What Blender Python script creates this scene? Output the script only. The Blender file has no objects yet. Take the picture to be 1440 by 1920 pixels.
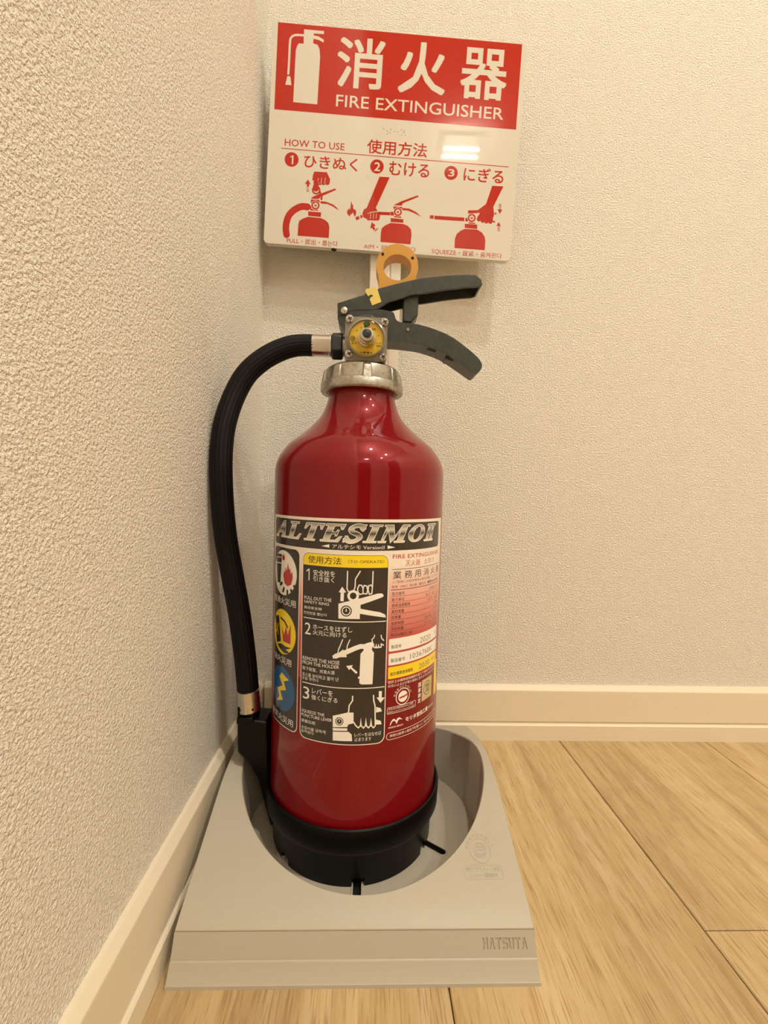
import bpy, bmesh, math
from math import sin, cos, pi, radians, hypot, atan2
from mathutils import Vector, Matrix, Euler, geometry

# ------------------------------------------------------------------ camera, light, exposure
SC = bpy.context.scene
COL = SC.collection
cam_d = bpy.data.cameras.new("camera")
cam_d.sensor_fit = 'VERTICAL'; cam_d.sensor_height = 24.0; cam_d.sensor_width = 18.0
cam_d.lens = 850.0 / 1920.0 * 24.0
cam_d.clip_start = 0.01
cam = bpy.data.objects.new("camera", cam_d); COL.objects.link(cam)
_R = ((0.9991214457, 0.0244918251, 0.0340071645), (-0.0328905027, -0.0446371108, 0.9984616884), (0.0259721306, -0.9987029983, -0.0437923462))
_m = Matrix([[r[0], -r[1], -r[2]] for r in _R]).to_4x4()
_m.translation = Vector((0.129, -0.533, 0.2925))
cam.matrix_world = _m
SC.camera = cam
wd = bpy.data.worlds.new("World"); SC.world = wd; wd.use_nodes = True
wd.node_tree.nodes['Background'].inputs[0].default_value = (1.0, 0.86, 0.68, 1)
wd.node_tree.nodes['Background'].inputs[1].default_value = 0.02
SC.view_settings.view_transform = 'Standard'
SC.view_settings.look = 'None'
SC.view_settings.gamma = 1.0
SC.view_settings.use_curve_mapping = False
SC.view_settings.exposure = 0.50
LAMP = (1.0, 0.955, 0.85)
SC.cycles.max_bounces = 6; SC.cycles.use_adaptive_sampling = True; SC.cycles.adaptive_threshold = 0.025; SC.cycles.diffuse_bounces = 4; SC.cycles.glossy_bounces = 3; SC.cycles.transmission_bounces = 2; SC.cycles.caustics_reflective = False; SC.cycles.caustics_refractive = False

# ------------------------------------------------------------------ materials
def srgb(r, g, b):
    f = lambda c: c/12.92 if c <= .04045 else ((c+.055)/1.055)**2.4
    return (f(r/255), f(g/255), f(b/255), 1)
MATS = {}
def mat(name, col, rough=.5, metal=0., coat=0., spec=.5, **kw):
    m = bpy.data.materials.new(name); m.use_nodes = True
    b = m.node_tree.nodes['Principled BSDF']
    b.inputs['Base Color'].default_value = col
    b.inputs['Roughness'].default_value = rough
    b.inputs['Metallic'].default_value = metal
    b.inputs['Coat Weight'].default_value = coat
    b.inputs['Coat Roughness'].default_value = kw.get('coat_rough', .03)
    b.inputs['Specular IOR Level'].default_value = spec
    MATS[name] = m
    return m
def nd(m, t, **kw):
    n = m.node_tree.nodes.new(t)
    for k, v in kw.items(): setattr(n, k, v)
    return n
def lk(m, a, b): m.node_tree.links.new(a, b)
def bsdf(m): return m.node_tree.nodes['Principled BSDF']
def ramp(m, stops):
    r = nd(m, 'ShaderNodeValToRGB'); e = r.color_ramp.elements
    while len(e) < len(stops): e.new(.5)
    for i, (p, c) in enumerate(stops): e[i].position = p; e[i].color = c
    return r
def noise(m, vec, scale, detail=3, rough=.5):
    n = nd(m, 'ShaderNodeTexNoise'); n.inputs['Scale'].default_value = scale; n.inputs['Detail'].default_value = detail; n.inputs['Roughness'].default_value = rough
    lk(m, vec, n.inputs['Vector']); return n
def mapping(m, scale, src='Object'):
    t = nd(m, 'ShaderNodeTexCoord'); p = nd(m, 'ShaderNodeMapping'); p.inputs['Scale'].default_value = scale
    lk(m, t.outputs[src], p.inputs['Vector']); return p.outputs['Vector']
def bump(m, h, strength, dist):
    b = nd(m, 'ShaderNodeBump'); b.inputs['Strength'].default_value = strength; b.inputs['Distance'].default_value = dist
    lk(m, h, b.inputs['Height']); lk(m, b.outputs['Normal'], bsdf(m).inputs['Normal']); return b
def mixc(m, fac, a, b):
    x = nd(m, 'ShaderNodeMix', data_type='RGBA'); x.inputs[6].default_value = a if isinstance(a, tuple) else (0, 0, 0, 1)
    if not isinstance(a, tuple): lk(m, a, x.inputs[6])
    if isinstance(b, tuple): x.inputs[7].default_value = b
    else: lk(m, b, x.inputs[7])
    lk(m, fac, x.inputs[0]); return x.outputs[2]
def mth(m, op, a, b=None):
    x = nd(m, 'ShaderNodeMath', operation=op)
    for i, v in enumerate((a, b)):
        if v is None: continue
        if isinstance(v, (int, float)): x.inputs[i].default_value = v
        else: lk(m, v, x.inputs[i])
    return x.outputs[0]

# embossed wallpaper
wp = mat('wallpaper', srgb(245, 238, 225), .75, spec=.25)
v = mapping(wp, (1, 1, 1))
n1 = noise(wp, v, 600, 2.2, .6); n1.inputs['Distortion'].default_value = .35
bump(wp, n1.outputs[0], 1.0, .0025)
trim = mat('trim_vinyl', srgb(236, 222, 196), .45)
ceilm = mat('ceiling_paper', srgb(235, 228, 215), .9)
# oak planks
wood = mat('oak_laminate', srgb(205, 165, 110), .42, spec=.35)
oi = nd(wood, 'ShaderNodeObjectInfo')
tc = nd(wood, 'ShaderNodeTexCoord'); addv = nd(wood, 'ShaderNodeVectorMath', operation='MULTIPLY_ADD')
cmb = nd(wood, 'ShaderNodeCombineXYZ')
for i in range(3): lk(wood, oi.outputs['Random'], cmb.inputs[i])
addv.inputs[1].default_value = (7.3, 11.7, 3.1); lk(wood, cmb.outputs[0], addv.inputs[0]); lk(wood, tc.outputs['Object'], addv.inputs[2])
def wmap(sx, sy):
    p = nd(wood, 'ShaderNodeMapping'); p.inputs['Scale'].default_value = (sx, sy, 1); lk(wood, addv.outputs[0], p.inputs['Vector']); return p.outputs[0]
g1 = noise(wood, wmap(85, 6.5), 1.0, 5, .65)
g1.inputs['Distortion'].default_value = .6
g2 = noise(wood, wmap(1000, 34), 1.0, 2, .6)
g3 = noise(wood, wmap(14, 1.6), 1.0, 2, .5)
r1 = ramp(wood, [(.30, srgb(178, 147, 103)), (.48, srgb(196, 168, 122)), (.68, srgb(208, 184, 142))]); lk(wood, g1.outputs[0], r1.inputs[0])
r2 = ramp(wood, [(.34, (1, 1, 1, 1)), (.47, (0, 0, 0, 1))]); lk(wood, g2.outputs[0], r2.inputs[0])
c1 = mixc(wood, mth(wood, 'MULTIPLY', r2.outputs[0], .6), r1.outputs[0], srgb(146, 111, 72))
r3 = ramp(wood, [(.35, (.86, .84, .82, 1)), (.65, (1.06, 1.05, 1.04, 1))]); lk(wood, g3.outputs[0], r3.inputs[0])
mx = nd(wood, 'ShaderNodeMix', data_type='RGBA', blend_type='MULTIPLY'); mx.inputs[0].default_value = 1; lk(wood, c1, mx.inputs[6]); lk(wood, r3.outputs[0], mx.inputs[7])
lk(wood, mx.outputs[2], bsdf(wood).inputs['Base Color']); bump(wood, g2.outputs[0], .12, .0006)
seam = mat('floor_underlay', srgb(70, 48, 30), .9)
doorm = mat('door_wood', srgb(70, 44, 30), .5)
# stand + sign
plast = mat('stand_plastic', srgb(183, 173, 155), .42, spec=.4)
vv = mapping(plast, (1, 1, 1)); bump(plast, noise(plast, vv, 1600, 2).outputs[0], .06, .0004)
mat('sign_cream', srgb(226, 219, 204), .02, spec=.5); mat('sign_red', srgb(190, 38, 16), .02, spec=.5)
mat('post_plastic', srgb(226, 216, 198), .35)
mat('scuff', srgb(190, 175, 150), .6)
mat('painted_hole_shade', srgb(14, 12, 10), .8)  # near-black colour put in for the shade inside slots and holes
# extinguisher
body = mat('candy_red_enamel', srgb(130, 3, 16), .32, metal=.12, spec=.12, coat=.65, coat_rough=.02)
mat('black_rubber', srgb(6, 5, 5), .5, spec=.22)
mat('black_plastic', srgb(5, 4, 4), .40, spec=.22)
alu = mat('cast_aluminium', srgb(176, 170, 158), .36, metal=.9)
va = mapping(alu, (1, 1, 1)); na = noise(alu, va, 300, 4, .7); nb = noise(alu, va, 60, 3, .6)
ra = ramp(alu, [(.32, srgb(120, 112, 98)), (.5, srgb(192, 186, 174))]); lk(alu, na.outputs[0], ra.inputs[0])
rb = ramp(alu, [(.4, srgb(146, 137, 122)), (.6, srgb(200, 194, 184))]); lk(alu, nb.outputs[0], rb.inputs[0])
lk(alu, mixc(alu, mth(alu, 'MULTIPLY', na.outputs[0], .9), ra.outputs[0], rb.outputs[0]), bsdf(alu).inputs['Base Color']); bump(alu, na.outputs[0], .15, .0004)
mat('polished_steel', srgb(205, 198, 186), .22, metal=1.0)
mat('blued_steel', srgb(74, 76, 82), .32, metal=.8)
gm = mat('painted_lever', srgb(74, 78, 72), .36, spec=.5)
ng = noise(gm, mapping(gm, (1, 1, 1)), 220, 4, .7); rg = ramp(gm, [(.3, srgb(46, 50, 46)), (.7, srgb(68, 72, 66))]); lk(gm, ng.outputs[0], rg.inputs[0]); lk(gm, rg.outputs[0], bsdf(gm).inputs['Base Color'])
mat('pin_yellow', srgb(208, 152, 58), .38); mat('seal_yellow', srgb(232, 210, 110), .5)
gp = mat('gauge_plastic', srgb(150, 140, 122), .18, spec=.6)
mat('dial_yellow', srgb(240, 196, 30), .5); mat('dial_green', srgb(20, 90, 48), .5); mat('dial_orange', srgb(226, 84, 40), .5); mat('ink_black', srgb(22, 18, 14), .5)
lens = mat('clear_lens', (1, 1, 1, 1), .04)
nt = lens.node_tree; tr = nt.nodes.new('ShaderNodeBsdfTransparent'); gl = nt.nodes.new('ShaderNodeBsdfGlossy'); gl.inputs['Roughness'].default_value = .04
fr = nt.nodes.new('ShaderNodeFresnel'); fr.inputs[0].default_value = 1.5; ms = nt.nodes.new('ShaderNodeMixShader')
lk(lens, fr.outputs[0], ms.inputs[0]); lk(lens, tr.outputs[0], ms.inputs[1]); lk(lens, gl.outputs[0], ms.inputs[2]); lk(lens, ms.outputs[0], nt.nodes['Material Output'].inputs[0])
LC = dict(coat=.6, coat_rough=.06)
mat('label_black', srgb(40, 31, 26), .4, **LC); mat('label_cream', srgb(252, 247, 240), .4, **LC); mat('label_yellow', srgb(252, 220, 30), .4, **LC)
mat('label_red', srgb(190, 44, 40), .4, **LC); mat('label_blue', srgb(24, 92, 150), .4, **LC); mat('label_ink', srgb(58, 40, 34), .4, **LC); mat('label_grey', srgb(128, 118, 106), .4, **LC); mat('label_tan', srgb(206, 186, 140), .4, **LC)
lg = mat('label_gradient', (1, 1, 1, 1), .4, **LC)
sx = nd(lg, 'ShaderNodeSeparateXYZ'); lk(lg, nd(lg, 'ShaderNodeTexCoord').outputs['Object'], sx.inputs[0])
mr = nd(lg, 'ShaderNodeMapRange'); mr.inputs[1].default_value = .155; mr.inputs[2].default_value = .268; lk(lg, sx.outputs[2], mr.inputs[0])
rl = ramp(lg, [(0, srgb(168, 26, 28)), (.25, srgb(196, 84, 80)), (.48, srgb(236, 160, 146)), (.72, srgb(248, 236, 222))]); lk(lg, mr.outputs[0], rl.inputs[0]); lk(lg, rl.outputs[0], bsdf(lg).inputs['Base Color'])
cg = mat('label_chrome_print', (1, 1, 1, 1), .35, **LC)
sx = nd(cg, 'ShaderNodeSeparateXYZ'); lk(cg, nd(cg, 'ShaderNodeTexCoord').outputs['Object'], sx.inputs[0])
mr = nd(cg, 'ShaderNodeMapRange'); mr.inputs[1].default_value = .2520; mr.inputs[2].default_value = .2643; lk(cg, sx.outputs[2], mr.inputs[0])
rc = ramp(cg, [(0, srgb(236, 228, 212)), (.28, srgb(190, 180, 164)), (.50, srgb(50, 42, 36)), (.56, srgb(120, 112, 100)), (.75, srgb(214, 206, 192)), (1, srgb(130, 124, 112))]); lk(cg, mr.outputs[0], rc.inputs[0]); lk(cg, rc.outputs[0], bsdf(cg).inputs['Base Color'])
em = bpy.data.materials.new('lamp_glow'); em.use_nodes = True; MATS['lamp_glow'] = em
b = em.node_tree.nodes['Principled BSDF']; b.inputs['Emission Color'].default_value = LAMP + (1,); b.inputs['Emission Strength'].default_value = LAMP_STRENGTH = 720.0; b.inputs['Base Color'].default_value = (1, 1, 1, 1)
em2 = bpy.data.materials.new('tube_glow'); em2.use_nodes = True; MATS['tube_glow'] = em2
b = em2.node_tree.nodes['Principled BSDF']; b.inputs['Emission Color'].default_value = (1, .93, .82, 1); b.inputs['Emission Strength'].default_value = 170.0
mat('lamp_trim', srgb(240, 238, 232), .5); mat('lamp_metal', srgb(96, 92, 86), .6)

# ------------------------------------------------------------------ builders
def empty(name, loc):
    o = bpy.data.objects.new(name, None); o.empty_display_size = .05; o.location = loc; COL.objects.link(o); return o
def tag(o, label, cat, group=None):
    o['label'] = label; o['category'] = cat
    if group: o['group'] = group
    return o
def root_of(p):
    while p.parent: p = p.parent
    return p
def mk(name, verts, faces, m, parent=None, smooth=False, local=False, bevel=0, seg=2, loc=None):
    off = Vector((0, 0, 0))
    if loc is not None: off = Vector(loc)
    elif parent is not None and not local: off = Vector(root_of(parent).location)
    me = bpy.data.meshes.new(name)
    me.from_pydata([tuple(Vector(v)-off) for v in verts], [], faces); me.validate()
    bm = bmesh.new(); bm.from_mesh(me); bmesh.ops.recalc_face_normals(bm, faces=bm.faces); bm.to_mesh(me); bm.free()
    me.materials.append(MATS[m] if isinstance(m, str) else m)
    if smooth:
        for p in me.polygons: p.use_smooth = True
    o = bpy.data.objects.new(name, me); COL.objects.link(o)
    if loc is not None: o.location = loc
    if parent is not None: o.parent = parent
    if smooth == 'auto':
        try: me.set_sharp_from_angle(angle=radians(35))
        except Exception: pass
    if bevel:
        bv = o.modifiers.new('bevel', 'BEVEL'); bv.width = bevel; bv.segments = seg; bv.limit_method = 'ANGLE'; bv.angle_limit = radians(40)
        for p in me.polygons: p.use_smooth = True
        try: me.set_sharp_from_angle(angle=radians(40))
        except Exception: pass
        bv.harden_normals = False
    return o
def struct(o): o['kind'] = 'structure'; return o
class MB:
    def __init__(s): s.v = []; s.f = []
    def add(s, v, f):
        n = len(s.v); s.v += [tuple(x) for x in v]; s.f += [tuple(i+n for i in q) for q in f]; return s
    def box(s, a, b):
        x0, y0, z0 = a; x1, y1, z1 = b
        return s.add([(x0,y0,z0),(x1,y0,z0),(x1,y1,z0),(x0,y1,z0),(x0,y0,z1),(x1,y0,z1),(x1,y1,z1),(x0,y1,z1)], [(0,3,2,1),(4,5,6,7),(0,1,5,4),(1,2,6,5),(2,3,7,6),(3,0,4,7)])
    def prism(s, poly, y0, y1):
        n = len(poly)
        v = [(x, y0, z) for x, z in poly]+[(x, y1, z) for x, z in poly]
        tri = geometry.tessellate_polygon([[Vector((x, z, 0)) for x, z in poly]])
        f = [tuple(t) for t in tri]+[tuple(i+n for i in t) for t in tri]+[(i, (i+1) % n, (i+1) % n+n, i+n) for i in range(n)]
        return s.add(v, f)
    def lathe(s, prof, n=64, c=(0, 0), cap=False, skip=None):
        v = []; f = []; k = len(prof)
        for i in range(n):
            a = 2*pi*i/n
            for r, z in prof: v.append((c[0]+r*cos(a), c[1]+r*sin(a), z))
        for i in range(n):
            j = (i+1) % n
            for q in range(k-1):
                if skip and skip(i, q): continue
                f.append((i*k+q, j*k+q, j*k+q+1, i*k+q+1))
        if cap: f.append(tuple(i*k for i in range(n))[::-1]); f.append(tuple(i*k+k-1 for i in range(n)))
        return s.add(v, f)
    def axis(s, prof, p, d, n=40, cap=True, rad=None):
        """surface of revolution about direction d through p; prof = (radius, distance along d)"""
        d = Vector(d).normalized(); u = d.orthogonal().normalized(); w = d.cross(u); p = Vector(p)
        if abs(d.z) < .9: u = (Vector((0, 0, 1))-d*d.z).normalized(); w = d.cross(u)
        v = []; f = []; k = len(prof)
        for i in range(n):
            a = 2*pi*i/n
            for q, (r, t) in enumerate(prof):
                rr = r*(rad(i, q) if rad else 1)
                v.append(p+d*t+u*(rr*cos(a))+w*(rr*sin(a)))
        for i in range(n):
            j = (i+1) % n
            for q in range(k-1): f.append((i*k+q, j*k+q, j*k+q+1, i*k+q+1))
        if cap: f.append(tuple(i*k for i in range(n))); f.append(tuple(i*k+k-1 for i in range(n)))
        return s.add(v, f)
    def tube(s, path, r, n=24, rib=0., cap=True):
        P = [Vector(p) for p in path]; t0 = (P[1]-P[0]).normalized(); u = t0.orthogonal().normalized(); v = []; f = []
        for i, p in enumerate(P):
            t = (P[min(i+1, len(P)-1)]-P[max(i-1, 0)]).normalized(); u = (u-t*u.dot(t)).normalized(); w = t.cross(u)
            for j in range(n):
                a = 2*pi*j/n; rr = r-(rib if j % 2 else 0)
                v.append(p+u*(rr*cos(a))+w*(rr*sin(a)))
        for i in range(len(P)-1):
            for j in range(n): f.append((i*n+j, i*n+(j+1) % n, (i+1)*n+(j+1) % n, (i+1)*n+j))
        if cap: f.append(tuple(range(n))); f.append(tuple((len(P)-1)*n+j for j in range(n)))
        return s.add(v, f)
    def build(s, name, m, parent=None, **k): return mk(name, s.v, s.f, m, parent, **k)
def catmull(P, k=6):
    P = [Vector(p) for p in P]; out = []
    for i in range(len(P)-1):
        a, b, c, d = P[max(i-1, 0)], P[i], P[i+1], P[min(i+2, len(P)-1)]
        for j in range(k):
            t = j/k; out.append(.5*((2*b)+(c-a)*t+(2*a-5*b+4*c-d)*t*t+(3*b-a-3*c+d)*t**3))
    out.append(P[-1]); return out
def circ(cx, cz, r, n=40): return [(cx+r*cos(2*pi*i/n), cz+r*sin(2*pi*i/n)) for i in range(n)]
def rrect(x0, x1, z0, z1, r, n=6, corners=(1, 1, 1, 1)):
    o = []
    for (cx, cz, a0, on) in ((x1-r, z1-r, 0, corners[0]), (x0+r, z1-r, 90, corners[1]), (x0+r, z0+r, 180, corners[2]), (x1-r, z0+r, 270, corners[3])):
        if on:
            for i in range(n+1): a = radians(a0+90*i/n); o.append((cx+r*cos(a), cz+r*sin(a)))
        else:
            o.append((cx+r*(1 if a0 in (0, 270) else -1), cz+r*(1 if a0 in (0, 90) else -1)))
    return o
# ---- flat print: a 2-D mesh in mm that is then laid on the board or wrapped round the cylinder
def fill(*loops):
    pts = [Vector((x, z, 0)) for l in loops for x, z in l]
    tri = geometry.tessellate_polygon([[Vector((x, z, 0)) for x, z in l] for l in loops])
    return [(p.x, p.y) for p in pts], [tuple(t) for t in tri]
def stroke(pts, w):
    n = len(pts); L = []; Rr = []
    for i, (x, z) in enumerate(pts):
        d = []
        if i > 0: d.append(Vector((x-pts[i-1][0], z-pts[i-1][1])).normalized())
        if i < n-1: d.append(Vector((pts[i+1][0]-x, pts[i+1][1]-z)).normalized())
        t = sum(d, Vector((0, 0)))
        t = d[0] if t.length < .1 else t.normalized()
        nn = Vector((-t.y, t.x)); k = 1/max(.5, nn.dot(Vector((-d[0].y, d[0].x))))
        L.append((x+nn.x*w/2*k, z+nn.y*w/2*k)); Rr.append((x-nn.x*w/2*k, z-nn.y*w/2*k))
    v = L+Rr; f = [(i, i+1, n+i+1, n+i) for i in range(n-1)]
    for ki, (x, z) in enumerate((pts[0], pts[-1])):
        if w > 1.5:
            b = len(v); c = [(a, q, .005+.004*ki) for a, q in circ(x, z, w/2, 14)]; v += c; f.append(tuple(range(b, b+14)))
    return v, f
def glyphs(txt, x, z, w, h, bold=0):
    if txt == '1':
        k = .46 if bold > .005 else .30
        v, f_ = fill([(0, .70), (1-k, .86), (1-k, 0), (1, 0), (1, 1), (1-k*.7, 1), (0, .84)]); return [(x+a*w, z+q*h) for a, q in v], f_
    c = bpy.data.curves.new('txt', 'FONT'); c.body = txt; c.size = 1; c.resolution_u = 3 if h > 8 else 2; c.fill_mode = 'FRONT'
    o = bpy.data.objects.new('txt', c); COL.objects.link(o)
    bpy.context.view_layer.update()
    me = bpy.data.meshes.new_from_object(o.evaluated_get(bpy.context.evaluated_depsgraph_get()))
    vs = [(a.co.x, a.co.y) for a in me.vertices]; fs = [tuple(p.vertices) for p in me.polygons]
    bpy.data.objects.remove(o); bpy.data.curves.remove(c); bpy.data.meshes.remove(me)
    x0 = min(a[0] for a in vs); x1 = max(a[0] for a in vs); y0 = min(a[1] for a in vs); y1 = max(a[1] for a in vs)
    out = [(x+(a-x0)/(x1-x0)*w, z+(q-y0)/(y1-y0)*h) for a, q in vs]
    if bold > .001:                                        # heavier strokes: the glyph repeated with small offsets
        s = bold*h; V = []; F_ = []
        for dx, dz in ((-s, -s), (s, -s), (-s, s), (s, s)):
            k = len(V); V += [(a+dx, b_+dz, len(V)/len(out)*.004) for a, b_ in out]; F_ += [tuple(i+k for i in q) for q in fs]
        return V, F_
    return out, fs
def ring2d(cx, cz, r, r2):
    if r2 <= 0: return fill(circ(cx, cz, r))
    a, b_ = circ(cx, cz, r), circ(cx, cz, r2); n = len(a)
    return a+b_, [(i, (i+1) % n, n+(i+1) % n, n+i) for i in range(n)]
def flame2d(cx, cz, w, h):
    P = [(0, -1), (-.7, -.8), (-1, -.2), (-.8, .3), (-.6, .1), (-.5, .6), (-.2, .3), (0, 1), (.3, .4), (.5, .6), (.6, .1), (.85, .35), (1, -.2), (.7, -.8)]
    return fill([(cx+a*w*.72, cz+b_*h*.8) for a, b_ in P])

# ------------------------------------------------------------------ the setting
XL, XR, YF, ZC = .003, 1.90, -3.3, 2.4
wall = lambda name, a, b, m='wallpaper': struct(MB().box(a, b).build(name, m))
wall('wall_back', (XL-.08, 0, -.03), (XR+.08, .08, ZC))
wall('wall_left', (XL-.08, YF, -.03), (XL, 0, ZC))
wall('wall_right', (XR, YF, -.03), (XR+.08, 0, ZC))
wall('wall_front', (XL-.08, YF-.08, -.03), (XR+.08, YF, ZC))
wall('ceiling', (XL-.08, YF-.08, ZC), (XR+.08, .08, ZC+.05), 'ceiling_paper')
dr = struct(MB().box((XL+.08, YF-.01, 0), (XL+.93, YF+.035, 2.02)).build('added_dark_door_1', 'door_wood', bevel=.004))  # unseen, added so its dark reflection suggests the person behind the camera
MB().box((XL+.80, YF+.035, .98), (XL+.82, YF+.075, 1.0)).box((XL+.72, YF+.062, .98), (XL+.82, YF+.075, 1.0)).build('added_door_handle', 'polished_steel', dr, bevel=.003)
dr2 = struct(MB().box((XR-.035, -2.35, 0), (XR+.01, -1.45, 2.02)).build('added_dark_door_2', 'door_wood', bevel=.004))  # second unseen door, added for the dark reflection on the red cylinder
MB().box((XR-.075, -1.54, .98), (XR-.035, -1.52, 1.0)).box((XR-.075, -1.64, .98), (XR-.062, -1.52, 1.0)).build('added_door_handle', 'polished_steel', dr2, bevel=.003)
fl = struct(MB().box((XL-.08, YF-.08, -.04), (XR+.08, .08, -.0105)).build('floor', seam))
def plank(x0, x1, y0, y1):
    g = .0004; c = .0007; x0 += g; x1 -= g; y0 += g; y1 -= g
    v = []
    for z, k in ((-.0105, 0), (-c, 0), (0, c)): v += [(x0+k, y0+k, z), (x1-k, y0+k, z), (x1-k, y1-k, z), (x0+k, y1-k, z)]
    f = [(8, 9, 10, 11), (3, 2, 1, 0)]
    for r in (0, 4):
        for i in range(4): f.append((r+i, r+(i+1) % 4, r+4+(i+1) % 4, r+4+i))
    cx, cy = (x0+x1)/2, (y0+y1)/2
    o = mk('plank', v, f, wood, loc=(cx, cy, 0)); o.parent = fl; return o
seams = [XL-.002, .0055+XL, .1836, .3648, .5443, .7239, .9035, 1.0831, 1.2627, 1.4423, 1.6219, XR]
joints = {0: -.6, 1: -.55, 2: -.62, 3: -.2442, 4: -.45, 5: -.75, 6: -.3, 7: -.6, 8: -.15, 9: -.5, 10: -.7}
for i in range(1, len(seams)-1):
    y = 0.0; e = joints[i]
    while y > YF+.01:
        e2 = max(e, YF); plank(seams[i], seams[i+1], e2, y); y = e2; e -= .91
# skirting boards: chamfered top, groove, soft foot strip
BP = [(0, .0650), (.0030, .0650), (.0068, .0600), (.0070, .0590), (.0070, .0225), (.0052, .0215), (.0052, .0200), (.0082, .0192), (.0092, .0180), (.0092, .0), (0, .0)]
def skirting(name, p0, p1, out):
    p0, p1, out = Vector(p0), Vector(p1), Vector(out); n = len(BP)
    v = [tuple(p+out*d+Vector((0, 0, z))) for p in (p0, p1) for d, z in BP]
    f = [(i, (i+1) % n, n+(i+1) % n, n+i) for i in range(n)]+[tuple(range(n)), tuple(range(n, 2*n))]
    return struct(mk(name, v, f, trim))
skirting('baseboard_back', (XL+.0092, -.0001, 0), (XR, -.0001, 0), (0, -1, 0))
skirting('baseboard_left', (XL+.0001, -.0001, 0), (XL+.0001, YF, 0), (1, 0, 0))
skirting('baseboard_right', (XR-.0001, -.0093, 0), (XR-.0001, YF, 0), (-1, 0, 0))

# ------------------------------------------------------------------ stand with sign
stand = tag(empty('extinguisher_stand', (.128, -.15, 0)), 'grey plastic floor stand with tray, post and red and white instruction sign', 'stand')
TX0, TX1, TYF, TYB = .0185, .2377, -.2665, -.029
PROF = catmull([(-.2665, .0248, 0), (-.251, .0325, 0), (-.208, .0500, 0), (-.190, .0575, 0), (-.172, .0632, 0), (-.150, .0662, 0), (-.130, .0652, 0), (-.1146, .0622, 0), (-.0735, .0500, 0), (-.045, .036, 0), (-.029, .027, 0)], 8)
def tz(y):
    if y <= PROF[0].x: return PROF[0].y
    for a, b in zip(PROF, PROF[1:]):
        if a.x <= y <= b.x: return a.y+(b.y-a.y)*(y-a.x)/max(1e-9, b.x-a.x)
    return PROF[-1].y
HX, HY, HR, FR, FZ = .1305, -.150, .1015, .0965, .005
t = MB()
angs = sorted(set([2*pi*i/144 for i in range(144)]+[atan2(cy-HY, cx-HX) % (2*pi) for cx in (TX0, TX1) for cy in (TYF, TYB)]))
K = 8; n = len(angs); v = []; f = []
for a in angs:
    c, s = cos(a), sin(a); ts = []
    if c > 1e-9: ts.append((TX1-HX)/c)
    if c < -1e-9: ts.append((TX0-HX)/c)
    if s > 1e-9: ts.append((TYB-HY)/s)
    if s < -1e-9: ts.append((TYF-HY)/s)
    to = min(ts)
    v.append((HX+FR*c, HY+FR*s, FZ))                       # well foot
    v.append((HX+(FR+.0003)*c, HY+(FR+.0003)*s, FZ+.0008))
    yy = HY+HR*s
    v.append((HX+(HR-.0008)*c, HY+(HR-.0008)*s, tz(yy)-.0010))
    for k in range(K+1):
        r = HR+(to-HR)*(k/K)
        x, y = HX+r*c, HY+r*s
        v.append((x, y, tz(y)))
    w_ = K+4
for i in range(n):
    j = (i+1) % n; w_ = K+4
    for k in range(w_-1): f.append((i*w_+k, j*w_+k, j*w_+k+1, i*w_+k+1))
t.add(v, f)
# sides, back, front band and lip
ys = [TYF+(TYB-TYF)*i/48 for i in range(49)]
for x, dx in ((TX0, -.0012), (TX1, .0012)):
    vv_ = []; ff = []
    for y in ys: vv_ += [(x, y, tz(y)), (x+dx*.5, y, tz(y)-.0012), (x+dx, y, 0)]
    for i in range(48): ff += [(3*i, 3*i+3, 3*i+4, 3*i+1), (3*i+1, 3*i+4, 3*i+5, 3*i+2)]
    t.add(vv_, ff)
t.add([(TX0, TYB, tz(TYB)), (TX1, TYB, tz(TYB)), (TX1+.0012, TYB+.001, 0), (TX0-.0012, TYB+.001, 0)], [(0, 1, 2, 3)])
LIP = [(TYF, .0248, 0), (-.26675, .0242, .0001), (-.2664, .0238, .0001), (-.2722, .0117, .0004), (-.2729, .0114, .0005), (-.2734, .0108, .0006), (-.2774, .0022, .0011), (-.2780, .0018, .0013), (-.2784, 0, .0013)]
vv_ = []; ff = []
for y, z, e in LIP: vv_ += [(TX0-e, y, z), (TX1+e, y, z)]
for i in range(len(LIP)-1):
    if i != 2: ff.append((2*i, 2*i+1, 2*i+3, 2*i+2))   # the band itself is the engraved name_band
for sgn_ in (0, 1):
    b0 = len(vv_); x = TX0-.0012 if sgn_ == 0 else TX1+.0012
    ff.append(tuple([2*i+sgn_ for i in range(len(LIP))]+[b0])); vv_.append((x, TYF, 0))
t.add(vv_, ff)
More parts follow.
